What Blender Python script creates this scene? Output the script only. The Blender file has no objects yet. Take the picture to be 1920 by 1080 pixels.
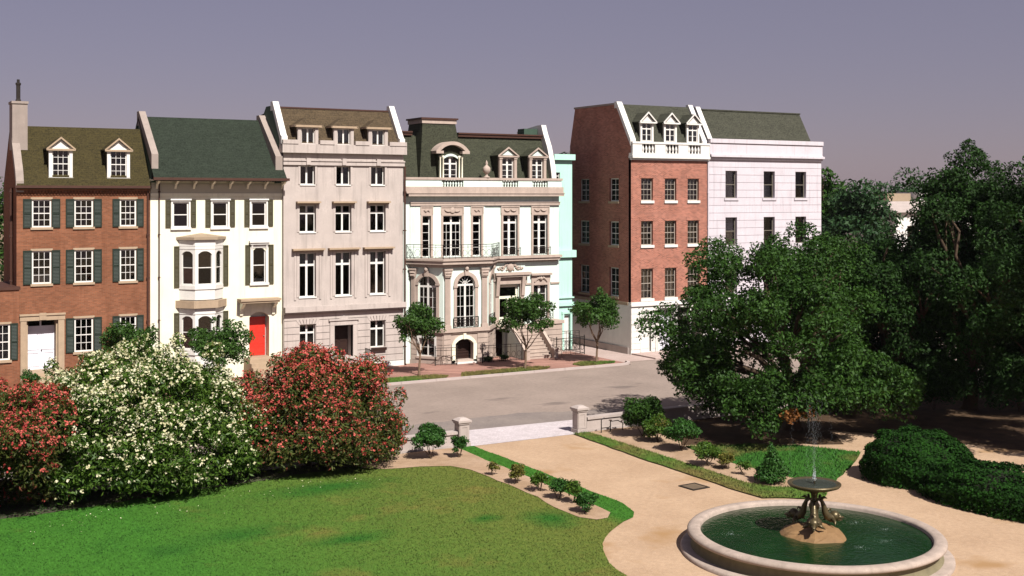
import bpy, math, random
import numpy as np
from mathutils import Vector, Matrix
R = math.radians
random.seed(7)
rng = np.random.default_rng(11)
scene = bpy.context.scene
col = scene.collection

# ------------------------------------------------------------------ camera, sky, sun, exposure
# World axes: X runs along the street, Y points from the garden to the row of houses, Z up (metres). House and garden positions were converted from image pixels and baked as metres.
cam_d = bpy.data.cameras.new('camera')
cam = bpy.data.objects.new('camera', cam_d)
col.objects.link(cam)
cam.location = (0, 0, 9.7)
cam.rotation_euler = (R(90), 0, R(-30))
cam_d.sensor_width = 36.0
cam_d.lens = 36.0 * 2250 / 1920
cam_d.shift_y = -(540 - 368) / 1920
cam_d.clip_start = 0.5
cam_d.clip_end = 3000
scene.camera = cam

SUN_EL = R(48)
SUN_DIR = Vector((-0.035, 1.0, 0)).normalized()          # way the light travels over the ground
world = bpy.data.worlds.new('World')
scene.world = world
world.use_nodes = True
wn = world.node_tree.nodes
wl = world.node_tree.links
wn.clear()
w_out = wn.new('ShaderNodeOutputWorld')
w_bg = wn.new('ShaderNodeBackground')
w_sky = wn.new('ShaderNodeTexSky')
w_sky.sky_type = 'NISHITA'
w_sky.sun_disc = False
w_sky.sun_elevation = SUN_EL
w_sky.sun_rotation = math.atan2(-SUN_DIR.x, -SUN_DIR.y)
w_sky.air_density = 1.0
w_sky.dust_density = 0.5
w_sky.ozone_density = 1.0
w_mix = wn.new('ShaderNodeMix')                           # smog: the whole sky greyed towards violet
w_mix.data_type = 'RGBA'
w_mix.blend_type = 'MIX'
w_mix.inputs[0].default_value = 0.58
w_tint = wn.new('ShaderNodeMix')
w_tint.data_type = 'RGBA'
w_tint.blend_type = 'MULTIPLY'
w_tint.inputs[0].default_value = 1.0
w_tint.inputs[7].default_value = (0.75, 0.55, 0.68, 1)
wl.new(w_sky.outputs[0], w_tint.inputs[6])
wl.new(w_tint.outputs[2], w_mix.inputs[6])
w_mix.inputs[7].default_value = (3.05, 2.8, 3.45, 1)
wl.new(w_mix.outputs[2], w_bg.inputs[0])
w_bg.inputs[1].default_value = 0.06
wl.new(w_bg.outputs[0], w_out.inputs[0])

sun_d = bpy.data.lights.new('sun', 'SUN')
sun_d.energy = 5.0
sun_d.angle = R(0.5)
sun_d.color = (1.0, 0.96, 0.90)
sun = bpy.data.objects.new('sun', sun_d)
col.objects.link(sun)
ldir = Vector((SUN_DIR.x * math.cos(SUN_EL), SUN_DIR.y * math.cos(SUN_EL), -math.sin(SUN_EL)))
sun.rotation_euler = ldir.to_track_quat('-Z', 'Y').to_euler()
sun.location = (0, -20, 60)

scene.render.engine = 'CYCLES'
scene.view_settings.view_transform = 'Standard'
scene.view_settings.look = 'None'
scene.view_settings.exposure = 0.5
scene.view_settings.gamma = 1.0
scene.view_settings.use_curve_mapping = False
scene.cycles.use_denoising = True
scene.cycles.max_bounces = 6
scene.cycles.diffuse_bounces = 1
scene.cycles.glossy_bounces = 2
scene.cycles.transmission_bounces = 3
scene.cycles.transparent_max_bounces = 8
scene.cycles.caustics_reflective = False
scene.cycles.caustics_refractive = False

# ------------------------------------------------------------------ materials
MATS = {}
def _nodes(name):
    m = bpy.data.materials.new(name)
    m.use_nodes = True
    n = m.node_tree.nodes
    return m, n, m.node_tree.links, n['Principled BSDF']
def _pos(n):
    return n.new('ShaderNodeNewGeometry').outputs['Position']
def _mix(n, l, fac, a, b, mode='MIX'):
    x = n.new('ShaderNodeMix'); x.data_type = 'RGBA'; x.blend_type = mode
    for k, v in ((0, fac), (6, a), (7, b)):
        if isinstance(v, (int, float)): x.inputs[k].default_value = v
        elif isinstance(v, tuple): x.inputs[k].default_value = v if len(v) == 4 else (*v, 1)
        else: l.new(v, x.inputs[k])
    return x.outputs[2]
def _noise(n, l, scale, vec=None, detail=4, rough=.55):
    t = n.new('ShaderNodeTexNoise'); t.inputs['Scale'].default_value = scale
    t.inputs['Detail'].default_value = detail; t.inputs['Roughness'].default_value = rough
    l.new(vec if vec is not None else _pos(n), t.inputs['Vector'])
    return t.outputs['Fac']
def _ramp(n, l, fac, a, b):
    r = n.new('ShaderNodeMapRange'); r.inputs[1].default_value = a; r.inputs[2].default_value = b
    l.new(fac, r.inputs[0]); return r.outputs[0]
def _scalevec(n, l, sx, sy, sz):
    m = n.new('ShaderNodeVectorMath'); m.operation = 'MULTIPLY'
    l.new(_pos(n), m.inputs[0]); m.inputs[1].default_value = (sx, sy, sz); return m.outputs[0]
def _bump(n, l, bs, h, strength=.4, dist=.02):
    b = n.new('ShaderNodeBump'); b.inputs['Strength'].default_value = strength; b.inputs['Distance'].default_value = dist
    l.new(h, b.inputs['Height']); l.new(b.outputs[0], bs.inputs['Normal'])

def plain(name, c, rough=.8, var=.18, scale=2.0, fine=30.0, streak=.0, spec=.3, metal=0.0, bump=.15, rand=0.0):
    """Weathered plain surface: broad and fine mottling, optional rain streaks running down."""
    if name in MATS: return MATS[name]
    m, n, l, bs = _nodes(name)
    lo = tuple(v * (1 - var) for v in c); hi = tuple(min(1, v * (1 + var * .7)) for v in c)
    a = _ramp(n, l, _noise(n, l, scale), .3, .7)
    base = _mix(n, l, a, lo, hi)
    f = _ramp(n, l, _noise(n, l, fine, detail=2), .3, .7)
    base = _mix(n, l, f, base, tuple(v * (1 - var * .5) for v in c))
    if streak:
        s = _ramp(n, l, _noise(n, l, 1.0, _scalevec(n, l, 5, 5, .35), 3), .52, .72)
        sm = n.new('ShaderNodeMath'); sm.operation = 'MULTIPLY'; sm.inputs[1].default_value = streak
        l.new(s, sm.inputs[0])
        base = _mix(n, l, sm.outputs[0], base, tuple(v * .55 for v in c))
    if rand:                                                      # every block a slightly different stone
        oi = n.new('ShaderNodeObjectInfo'); mr = n.new('ShaderNodeMapRange'); l.new(oi.outputs['Random'], mr.inputs[0])
        mr.inputs[3].default_value = 1 - rand; mr.inputs[4].default_value = 1 + rand * .5
        cc = n.new('ShaderNodeCombineColor')
        for i in range(3): l.new(mr.outputs[0], cc.inputs[i])
        base = _mix(n, l, 1.0, base, cc.outputs[0], 'MULTIPLY')
    l.new(base, bs.inputs['Base Color'])
    bs.inputs['Roughness'].default_value = rough
    bs.inputs['Specular IOR Level'].default_value = spec
    bs.inputs['Metallic'].default_value = metal
    if bump: _bump(n, l, bs, f, bump, .01)
    MATS[name] = m
    return m

def brickmat(name, c, mortar, bw=.21, bh=.068, var=.3, streak=.12):
    m, n, l, bs = _nodes(name)
    sep = n.new('ShaderNodeSeparateXYZ'); l.new(_pos(n), sep.inputs[0])
    add = n.new('ShaderNodeMath'); add.operation = 'ADD'
    l.new(sep.outputs[0], add.inputs[0]); l.new(sep.outputs[1], add.inputs[1])
    cmb = n.new('ShaderNodeCombineXYZ'); l.new(add.outputs[0], cmb.inputs[0]); l.new(sep.outputs[2], cmb.inputs[1])
    t = n.new('ShaderNodeTexBrick'); l.new(cmb.outputs[0], t.inputs['Vector'])
    t.inputs['Scale'].default_value = 1.0
    t.inputs['Brick Width'].default_value = bw; t.inputs['Row Height'].default_value = bh
    t.inputs['Mortar Size'].default_value = .008; t.inputs['Mortar Smooth'].default_value = .2
    t.inputs['Color1'].default_value = (*[v * (1 - var) for v in c], 1)
    t.inputs['Color2'].default_value = (*[min(1, v * (1 + var)) for v in c], 1)
    t.inputs['Mortar'].default_value = (*mortar, 1)
    a = _ramp(n, l, _noise(n, l, .9), .35, .7)
    base = _mix(n, l, a, t.outputs[0], (.62, .60, .58), 'MULTIPLY')
    base = _mix(n, l, .35, base, t.outputs[0])
    if streak:
        s = _ramp(n, l, _noise(n, l, 1.0, _scalevec(n, l, 3, 3, .3), 3), .5, .75)
        sm = n.new('ShaderNodeMath'); sm.operation = 'MULTIPLY'; sm.inputs[1].default_value = streak * 2.5
        l.new(s, sm.inputs[0])
        base = _mix(n, l, sm.outputs[0], base, tuple(v * .5 for v in c))
    l.new(base, bs.inputs['Base Color'])
    bs.inputs['Roughness'].default_value = .9; bs.inputs['Specular IOR Level'].default_value = .2
    _bump(n, l, bs, t.outputs['Fac'], -.5, .01)
    MATS[name] = m
    return m

def shingle(name, c, row=.13, w=.28, var=.35):
    m, n, l, bs = _nodes(name)
    sep = n.new('ShaderNodeSeparateXYZ'); l.new(_pos(n), sep.inputs[0])
    mul = n.new('ShaderNodeMath'); mul.operation = 'MULTIPLY'; mul.inputs[1].default_value = 1.3
    l.new(sep.outputs[2], mul.inputs[0])
    cmb = n.new('ShaderNodeCombineXYZ'); l.new(sep.outputs[0], cmb.inputs[0]); l.new(mul.outputs[0], cmb.inputs[1])
    t = n.new('ShaderNodeTexBrick'); l.new(cmb.outputs[0], t.inputs['Vector'])
    t.inputs['Scale'].default_value = 1.0
    t.inputs['Brick Width'].default_value = w; t.inputs['Row Height'].default_value = row
    t.inputs['Mortar Size'].default_value = .014; t.inputs['Bias'].default_value = -.1
    t.inputs['Color1'].default_value = (*[v * (1 - var) for v in c], 1)
    t.inputs['Color2'].default_value = (*[v * (1 + var) for v in c], 1)
    t.inputs['Mortar'].default_value = (*[v * .4 for v in c], 1)
    a = _ramp(n, l, _noise(n, l, 1.1), .3, .7)
    base = _mix(n, l, a, t.outputs[0], (.7, .72, .7), 'MULTIPLY')
    g = _ramp(n, l, _noise(n, l, 14, detail=3), .35, .7)
    base = _mix(n, l, g, base, tuple(v * 1.45 for v in c))
    l.new(base, bs.inputs['Base Color'])
    bs.inputs['Roughness'].default_value = .85; bs.inputs['Specular IOR Level'].default_value = .2
    _bump(n, l, bs, t.outputs['Fac'], -.7, .02)
    MATS[name] = m
    return m

def leafmat(name, dark, light, trans=.25, rough=.5, third=None):
    m, n, l, bs = _nodes(name)
    at = n.new('ShaderNodeAttribute'); at.attribute_name = 'rnd'
    r = n.new('ShaderNodeValToRGB'); l.new(at.outputs['Fac'], r.inputs[0])
    r.color_ramp.elements[0].color = (*dark, 1); r.color_ramp.elements[1].color = (*light, 1)
    if third:
        r.color_ramp.elements[1].position = .86
        e = r.color_ramp.elements.new(.97); e.color = (*third, 1)
    nz = _ramp(n, l, _noise(n, l, .8, detail=2), .3, .7)
    base = _mix(n, l, nz, r.outputs[0], (.72, .75, .7), 'MULTIPLY')
    l.new(base, bs.inputs['Base Color'])
    bs.inputs['Roughness'].default_value = rough; bs.inputs['Specular IOR Level'].default_value = .2
    tr = n.new('ShaderNodeBsdfTranslucent')
    l.new(_mix(n, l, 1.0, base, (1.0, 1.1, .5), 'MULTIPLY'), tr.inputs[0])
    ms = n.new('ShaderNodeMixShader'); ms.inputs[0].default_value = trans
    l.new(bs.outputs[0], ms.inputs[1]); l.new(tr.outputs[0], ms.inputs[2])
    l.new(ms.outputs[0], n['Material Output'].inputs[0])
    MATS[name] = m
    return m

def glassmat(name, tint=(.8, .82, .8), refl=1.0):
    m, n, l, bs = _nodes(name)
    n.remove(bs)
    tp = n.new('ShaderNodeBsdfTransparent'); tp.inputs[0].default_value = (*tint, 1)
    gl = n.new('ShaderNodeBsdfGlossy'); gl.inputs['Roughness'].default_value = .03
    gl.inputs[0].default_value = (refl, refl, refl, 1)
    fr = n.new('ShaderNodeFresnel'); fr.inputs[0].default_value = 1.5
    ms = n.new('ShaderNodeMixShader')
    l.new(fr.outputs[0], ms.inputs[0]); l.new(tp.outputs[0], ms.inputs[1]); l.new(gl.outputs[0], ms.inputs[2])
    l.new(ms.outputs[0], n['Material Output'].inputs[0])
    MATS[name] = m
    return m

M_brick = brickmat('brick_orange', (.25, .095, .048), (.22, .125, .08), var=.2, streak=.2)
M_brick2 = brickmat('brick_red', (.35, .13, .085), (.45, .27, .22), streak=.04)
M_cream = plain('cream_paint', (.86, .82, .64), .7, .10, 1.2, streak=.32)
M_stone3 = plain('pinkish_stone', (.50, .43, .39), .85, .16, 1.4, 14, streak=.55)
M_white4 = plain('pale_mint_stucco', (.70, .80, .72), .8, .10, 1.0, streak=.35)
M_trim4 = plain('pink_sandstone', (.47, .37, .31), .85, .2, 2.2, 18, streak=.3)
M_mint = plain('mint_stucco', (.47, .76, .64), .8, .08, .8, streak=.3)
M_stone7 = plain('lavender_white_stone', (.62, .565, .60), .85, .12, 1.2, 16, streak=.4, rand=.03)
M_white = plain('white_paint', (.76, .73, .68), .6, .1, 2.0, streak=.25)
M_door_white = plain('white_door_paint', (.76, .74, .80), .5, .05, 2.0)
M_sill = plain('beige_stone', (.42, .31, .21), .85, .18, 3.0, streak=.2)
M_grey_stone = plain('grey_gable_stone', (.33, .27, .235), .85, .2, 2.0, streak=.3)
M_shutter = plain('green_shutter_paint', (.015, .026, .017), .6, .25, 3.0)
M_shutter2 = plain('olive_shutter_paint', (.065, .055, .024), .65, .2, 3.0)
M_red = plain('red_door_paint', (.68, .035, .02), .4, .05, 2.0, spec=.5)
M_darkdoor = plain('dark_door_paint', (.030, .012, .008), .6, .25, 2.0)
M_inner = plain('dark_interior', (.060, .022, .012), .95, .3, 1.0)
M_curtain = plain('white_curtain', (.78, .72, .74), .9, .1, 6.0)
M_blind = plain('tan_blind', (.58, .44, .27), .9, .1, 6.0)
M_iron = plain('dark_iron', (.022, .016, .012), .6, .2, 8.0, spec=.4)
M_pipe = plain('brown_drainpipe', (.07, .03, .02), .6, .2, 4.0)
M_copper = plain('tan_metal_roof', (.34, .26, .18), .7, .15, 3.0)
M_roof1 = shingle('olive_brown_shingles', (.040, .031, .010))
M_roof2 = shingle('green_shingles', (.020, .027, .018), .12)
M_roof3 = shingle('brown_shingles', (.072, .050, .028), .17)
M_roof4 = shingle('grey_green_shingles', (.040, .042, .026), .12)
M_roof6 = shingle('slate_green_shingles', (.048, .048, .034), .12)
M_wall_green = plain('dark_green_wall', (.05, .085, .06), .85, .2, 2.0)
M_glass = glassmat('window_glass')
M_bark = plain('bark', (.085, .055, .035), .95, .35, 5.0, 25, bump=.5)
M_trunk_pale = plain('pale_bark', (.20, .13, .085), .95, .3, 5.0, 25, bump=.4)
M_concrete = plain('concrete', (.44, .37, .335), .9, .2, 1.5, 20, streak=.15)

# ------------------------------------------------------------------ mesh helpers
class MB:
    def __init__(s): s.v = []; s.f = []
    def add(s, vs, fs):
        o = len(s.v); s.v += [tuple(p) for p in vs]; s.f += [tuple(i + o for i in q) for q in fs]; return o
    def box(s, x0, x1, y0, y1, z0, z1):
        s.add([(x0, y0, z0), (x1, y0, z0), (x1, y1, z0), (x0, y1, z0), (x0, y0, z1), (x1, y0, z1), (x1, y1, z1), (x0, y1, z1)],
              [(0, 3, 2, 1), (4, 5, 6, 7), (0, 1, 5, 4), (1, 2, 6, 5), (2, 3, 7, 6), (3, 0, 4, 7)]); return s
    def prism(s, poly, axis, a, b):
        """poly: 2-D points; axis 'y' -> (x,z) drawn, run along y; 'x' -> (y,z); 'z' -> (x,y)."""
        n = len(poly)
        def p3(p, d):
            return {'y': (p[0], d, p[1]), 'x': (d, p[0], p[1]), 'z': (p[0], p[1], d)}[axis]
        vs = [p3(p, a) for p in poly] + [p3(p, b) for p in poly]
        s.add(vs, [tuple(range(n)), tuple(range(2 * n - 1, n - 1, -1))] + [(i, i + n, (i + 1) % n + n, (i + 1) % n) for i in range(n)]); return s
    def tube(s, pts, r, n=6, cap=True):
        pts = [Vector(p) for p in pts]
        rs = r if isinstance(r, (list, tuple)) else [r] * len(pts)
        up = Vector((0, 0, 1)); prev = None; o = len(s.v)
        for i, p in enumerate(pts):
            d = (pts[min(i + 1, len(pts) - 1)] - pts[max(i - 1, 0)])
            d = d.normalized() if d.length > 1e-9 else up
            if prev is None:
                a = d.cross(up if abs(d.z) < .9 else Vector((1, 0, 0))).normalized()
            else:
                a = (prev - d * prev.dot(d)); a = a.normalized() if a.length > 1e-6 else d.orthogonal().normalized()
            prev = a; b = d.cross(a)
            for k in range(n):
                t = 2 * math.pi * k / n
                s.v.append(tuple(p + (a * math.cos(t) + b * math.sin(t)) * rs[i]))
        for i in range(len(pts) - 1):
            for k in range(n):
                s.f.append((o + i * n + k, o + i * n + (k + 1) % n, o + (i + 1) * n + (k + 1) % n, o + (i + 1) * n + k))
        if cap:
            s.f.append(tuple(o + k for k in range(n - 1, -1, -1))); e = o + (len(pts) - 1) * n
            s.f.append(tuple(e + k for k in range(n)))
        return s
    def lathe(s, prof, c=(0, 0, 0), n=10, close=True):
        o = len(s.v)
        for r, z in prof:
            for k in range(n):
                t = 2 * math.pi * k / n
                s.v.append((c[0] + r * math.cos(t), c[1] + r * math.sin(t), c[2] + z))
        m = len(prof)
        for i in range(m - 1):
            for k in range(n):
                s.f.append((o + i * n + k, o + i * n + (k + 1) % n, o + (i + 1) * n + (k + 1) % n, o + (i + 1) * n + k))
        if close:
            s.f.append(tuple(o + k for k in range(n - 1, -1, -1))); s.f.append(tuple(o + (m - 1) * n + k for k in range(n)))
        return s
    def wall(s, x0, x1, z0, z1, y, ops=(), depth=.22):
        xs = sorted({x0, x1, *[min(max(v, x0), x1) for q in ops for v in q[:2]]})
        zs = sorted({z0, z1, *[min(max(v, z0), z1) for q in ops for v in q[2:4]]})
        for i in range(len(xs) - 1):
            for j in range(len(zs) - 1):
                cx, cz = (xs[i] + xs[i + 1]) / 2, (zs[j] + zs[j + 1]) / 2
                if any(q[0] < cx < q[1] and q[2] < cz < q[3] for q in ops): continue
                a, b, c, d = xs[i], xs[i + 1], zs[j], zs[j + 1]
                s.add([(a, y, c), (b, y, c), (b, y, d), (a, y, d)], [(0, 1, 2, 3)])
                s.add([(a, y + depth, c), (b, y + depth, c), (b, y + depth, d), (a, y + depth, d)], [(3, 2, 1, 0)])
        for q in list(ops) + [None]:
            a, b, c, d = q[:4] if q else (x0, x1, z0, z1)
            vs = [(a, y, c), (b, y, c), (b, y, d), (a, y, d)]; vs += [(p[0], y + depth, p[2]) for p in vs]
            fs = [(0, 4, 5, 1), (1, 5, 6, 2), (2, 6, 7, 3), (3, 7, 4, 0)]
            if q is None: fs = [f[::-1] for f in fs]
            s.add(vs, fs)
        return s
    def arch(s, x0, x1, zs, zt, y0, y1, n=12):
        """Fills the corners between a rectangle x0..x1, zs..zt and the arch inside it."""
        hw = (x1 - x0) / 2; rise = zt - zs; cx = (x0 + x1) / 2
        rad = (hw * hw + rise * rise) / (2 * rise); zc = zt - rad
        pts = []
        for i in range(n + 1):
            x = x0 + (x1 - x0) * i / n
            pts.append((x, zc + math.sqrt(max(rad * rad - (x - cx) ** 2, 0))))
        pts[0] = (x0, zs); pts[-1] = (x1, zs)
        zt2 = zt + .001
        for (a, za), (b, zb) in zip(pts[:-1], pts[1:]):
            s.add([(a, y0, za), (b, y0, zb), (b, y0, zt2), (a, y0, zt2), (a, y1, za), (b, y1, zb)],
                  [(0, 1, 2, 3), (0, 4, 5, 1)])
        return s
    def xf(s, m, start=0):
        for i in range(start, len(s.v)): s.v[i] = tuple(m @ Vector(s.v[i]))
        return s
    def mesh(s, name, mat, smooth=False):
        me = bpy.data.meshes.new(name)
        me.from_pydata(s.v, [], s.f)
        if mat: me.materials.append(mat)
        if smooth: me.polygons.foreach_set('use_smooth', [True] * len(me.polygons))
        me.update()
        return me

def arch_curve(x0, x1, zs, zt, n=14):
    hw = (x1 - x0) / 2; rise = zt - zs; cx = (x0 + x1) / 2
    rad = (hw * hw + rise * rise) / (2 * rise); zc = zt - rad
    a0 = math.asin(min(1, hw / rad)) if rise <= hw else math.pi - math.asin(min(1, hw / rad))
    return [(cx + rad * math.sin(t), zc + rad * math.cos(t)) for t in np.linspace(-a0, a0, n)]
def band(mb, outer, inner, y0, y1):
    """Solid strip between two equally long (x,z) curves, run from y0 to y1."""
    for i in range(len(outer) - 1):
        mb.prism([inner[i], inner[i + 1], outer[i + 1], outer[i]], 'y', y0, y1)

def link(name, me, parent=None, loc=(0, 0, 0), rot=0, kind=None, label=None):
    o = bpy.data.objects.new(name, me)
    col.objects.link(o)
    if parent: o.parent = parent
    o.location = loc
    if rot: o.rotation_euler = (0, 0, rot)
    if kind: o['kind'] = kind
    if label: o['label'] = label
    return o
def thing(name, label, cat, loc=(0, 0, 0), group=None, rot=0):
    o = link(name, None, None, loc, rot)
    o.empty_display_size = .3
    o['label'] = label; o['category'] = cat
    if group: o['group'] = group
    return o
def tag(o, label, cat, group=None):
    o['label'] = label; o['category'] = cat
    if group: o['group'] = group
    return o
def struct(name, mb, mat, **k):
    return link(name, mb.mesh(name, mat, **k), kind='structure')
def part(H, name, mb, mat, smooth=False, sub=None, kind=None):
    """A part of thing H drawn in world coordinates (sub: the part it belongs to in turn)."""
    me = mb.mesh(name, mat, smooth)
    if sub is not None:
        o = link(name, me, sub, kind=kind)
        if sub.get('_local'): o.location = (-Vector(sub.location)) - Vector(H.location)
        return o
    return link(name, me, H, -Vector(H.location), kind=kind)
def bx(H, name, mat, x0, x1, y0, y1, z0, z1, sub=None):
    return part(H, name, MB().box(x0, x1, y0, y1, z0, z1), mat, sub=sub)

_meshcache = {}
def cached(key, fn):
    if key not in _meshcache: _meshcache[key] = fn()
    return _meshcache[key]

# ------------------------------------------------------------------ windows and other building parts
def L_sash(w, h, nx, nz, fw=.06, rail=.045):
    x = w / 2 - fw; m = h / 2
    return [(-x, x, fw, m - rail / 2, nx, nz), (-x, x, m + rail / 2, h - fw, nx, nz)]
def L_case(w, h, tr, nx=1, nz=1, fw=.06, mull=.09, bar=.08, tnx=1):
    """Pair of casements, a transom light of height tr above each."""
    x = w / 2 - fw; z1 = h - fw; zt = z1 - tr
    out = []
    for a, b in ((-x, -mull / 2), (mull / 2, x)):
        if tr: out.append((a, b, zt, z1, tnx, 1)); out.append((a, b, fw, zt - bar, nx, nz))
        else: out.append((a, b, fw, z1, nx, nz))
    return out
def L_single(w, h, tr, nz, fw=.06, bar=.08):
    x = w / 2 - fw; z1 = h - fw; zt = z1 - tr
    return [(-x, x, zt, z1, 1, 1), (-x, x, fw, zt - bar, 1, nz)]

def curtain_mesh(w, h, mat, waves=7):
    def f():
        m = MB(); n = waves * 4
        for i in range(n):
            a, b = -w / 2 + w * i / n, -w / 2 + w * (i + 1) / n
            ya, yb = .03 * math.sin(i * math.pi / 2 + .6), .03 * math.sin((i + 1) * math.pi / 2 + .6)
            m.add([(a, ya, 0), (b, yb, 0), (b, yb, h), (a, ya, h)], [(0, 1, 2, 3)])
        return m.mesh('curtain', mat)
    return cached(('cur', round(w, 2), round(h, 2), mat.name), f)

def window(H, s, t, z, w, h, lights, fm=None, inset=.12, fd=.05, rot=0, mw=.022, curtain=None, sill=None, casing=None, lintel=None, name='window', key=None, bars=None):
    fm = fm or M_white
    k = (round(w, 2), round(h, 2), tuple(tuple(round(v, 3) for v in q) for q in lights), fm.name, round(inset, 2))
    me = cached(('fr', k), lambda: MB().wall(-w / 2, w / 2, 0, h, inset, lights, fd).mesh('window_frame', fm))
    loc = Vector((s, t, z)) - Vector(H.location)
    W = link(name, me, H, loc, rot)
    W['_local'] = 1
    yb = inset + fd * .5
    bm = MB()
    for (a, b, c, d, nx, nz) in lights:
        pw, ph = (b - a) / nx, (d - c) / nz
        pm = cached(('pane', round(pw, 3), round(ph, 3)), lambda: MB().box(-pw / 2, pw / 2, -.003, .003, -ph / 2, ph / 2).mesh('pane', M_glass))
        for i in range(nx):
            for j in range(nz):
                link('pane', pm, W, (a + (i + .5) * pw, yb, c + (j + .5) * ph)).rotation_euler = (random.gauss(0, .012), 0, random.gauss(0, .012))
        for i in range(1, nx): bm.box(a + i * pw - mw / 2, a + i * pw + mw / 2, inset - .004, yb + .02, c, d)
        for j in range(1, nz): bm.box(a, b, inset - .002, yb + .018, c + j * ph - mw / 2, c + j * ph + mw / 2)
    if bm.v:
        link('glazing_bars', cached(('bars', k), lambda: bm.mesh('glazing_bars', bars or fm)), W)
    if curtain:
        cm, z0, z1 = curtain
        link('curtain' if cm is M_curtain else 'blind', curtain_mesh(w - .1, (z1 - z0) * h, cm, 7 if cm is M_curtain else 1), W, (0, inset + .1, z0 * h))
    if sill:
        sm, ov, sh, pr = sill                                   # material, overhang each side, height, projection
        link('sill', cached(('sill', round(w, 2), ov, sh, pr, sm.name, round(inset, 2)), lambda: MB().box(-w / 2 - ov, w / 2 + ov, -pr, inset + .02, -sh, 0.004).mesh('sill', sm)), W)
    if lintel:
        lm, ov, lh, pr = lintel
        link('lintel', cached(('lint', round(w, 2), round(h, 2), ov, lh, pr, lm.name), lambda: MB().box(-w / 2 - ov, w / 2 + ov, -pr, .05, h - .003, h + lh).mesh('lintel', lm)), W)
    if casing:
        km, cw, pr = casing
        def f():
            m = MB(); m.box(-w / 2 - cw, -w / 2, -pr, .05, 0, h); m.box(w / 2, w / 2 + cw, -pr, .05, 0, h)
            m.box(-w / 2 - cw, w / 2 + cw, -pr - .002, .05, h, h + cw); return m.mesh('casing', km)
        link('casing', cached(('cas', round(w, 2), round(h, 2), km.name, cw, pr), f), W)
    return W

def shutter(H, s, t, z, w, h, mat, rot=0):
    def f():
        m = MB()
        for a, b in ((0, .06), (w - .05, w)): m.box(a, b if b < w else w, -.05, 0, 0, h)
        for zc in (0, h * .5 - .04, h - .07): m.box(.05, w - .05, -.048, 0, zc, zc + .07)
        n = int(h / .07)
        for i in range(n):
            zz = .05 + i * (h - .1) / n
            m.add([(.05, -.04, zz), (w - .05, -.04, zz), (w - .05, -.01, zz + .055), (.05, -.01, zz + .055)], [(0, 1, 2, 3)])
        m.box(.05, w - .05, -.008, 0, 0, h)
        return m.mesh('shutter', mat)
    return link('shutter', cached(('shut', round(w, 2), round(h, 2), mat.name), f), H, Vector((s, t - .005, z)) - Vector(H.location), rot)

def shell(H, x0, x1, T, depth, z1, mat, ops=(), wt=.25, z0=0.0, front=True, inner=True, left=True, right=True):
    """Front wall with real openings, side and back walls, a dark inner partition and a ceiling slab."""
    if front:
        m = MB(); m.wall(x0, x1, z0, z1, T, ops, wt); part(H, 'wall', m, mat)
    if left: bx(H, 'wall', mat, x0, x0 + wt, T + wt, T + depth, z0, z1)
    if right: bx(H, 'wall', mat, x1 - wt, x1, T + wt, T + depth, z0, z1)
    bx(H, 'wall', mat, x0 + wt, x1 - wt, T + depth - wt, T + depth, z0, z1)
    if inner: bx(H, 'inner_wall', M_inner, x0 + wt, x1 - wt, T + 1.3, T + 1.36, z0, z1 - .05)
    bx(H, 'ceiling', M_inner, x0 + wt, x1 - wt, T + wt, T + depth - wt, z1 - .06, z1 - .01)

def gable_roof(H, x0, x1, t0, z0, tr, zr, tb, mat, th=.14, name='roof'):
    m = MB()
    m.prism([(t0, z0), (tr, zr), (tb, z0), (tb, z0 - th), (tr, zr - th * 1.5), (t0, z0 - th)], 'x', x0, x1)
    return part(H, name, m, mat)
def zroof(t, t0, z0, tr, zr): return z0 + (t - t0) * (zr - z0) / (tr - t0)

def dormer(H, sc, w, tf, ze, zp, rf, ow, oz0, oz1, wall, roofm, trim, pediment=True, ov=.12, tri=None):
    """Gabled dormer: rf = (t0,z0,tr,zr) of the roof it sits on; front at tf; eaves ze, peak zp."""
    t0, z0, tr, zr = rf
    tb = lambda z: t0 + (z - z0) * (tr - t0) / (zr - z0)
    zb = zroof(tf, *rf) - .05
    a, b = sc - w / 2, sc + w / 2
    m = MB(); m.wall(a, b, min(zb, oz0 - .08), ze, tf, [(sc - ow / 2, sc + ow / 2, oz0, oz1)], .12)
    m.prism([(a, ze), (b, ze), (sc, zp - .06)], 'y', tf, tf + .1)
    D = part(H, 'dormer', m, wall)
    for x in (a, b - .06):
        part(H, 'dormer_cheek', MB().prism([(tf + .12, zb), (tf + .12, ze), (tb(ze) + .05, ze)], 'x', x, x + .06), roofm, sub=D)
    m = MB(); th = .07
    m.prism([(a - ov, ze - .03), (sc, zp), (b + ov, ze - .03), (b + ov, ze - .03 - th), (sc, zp - th), (a - ov, ze - .03 - th)], 'y', tf - ov, tb(zp) + .1)
    part(H, 'dormer_roof', m, roofm, sub=D)
    if pediment:
        m = MB()
        m.prism([(a - ov - .02, ze - .04), (sc, zp + .03), (b + ov + .02, ze - .04), (b + ov + .02, ze - .13), (sc, zp - .07), (a - ov - .02, ze - .13)], 'y', tf - ov - .06, tf - ov)
        m.box(a - ov, b + ov, tf - ov - .05, tf + .0, ze - .14, ze - .05)
        part(H, 'pediment', m, trim, sub=D)
        if tri:
            part(H, 'tympanum', MB().prism([(a + .1, ze - .02), (b - .1, ze - .02), (sc, zp - .12)], 'y', tf - .03, tf + .002), tri, sub=D)
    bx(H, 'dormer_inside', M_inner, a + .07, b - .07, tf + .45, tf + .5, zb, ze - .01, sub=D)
    return D

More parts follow.
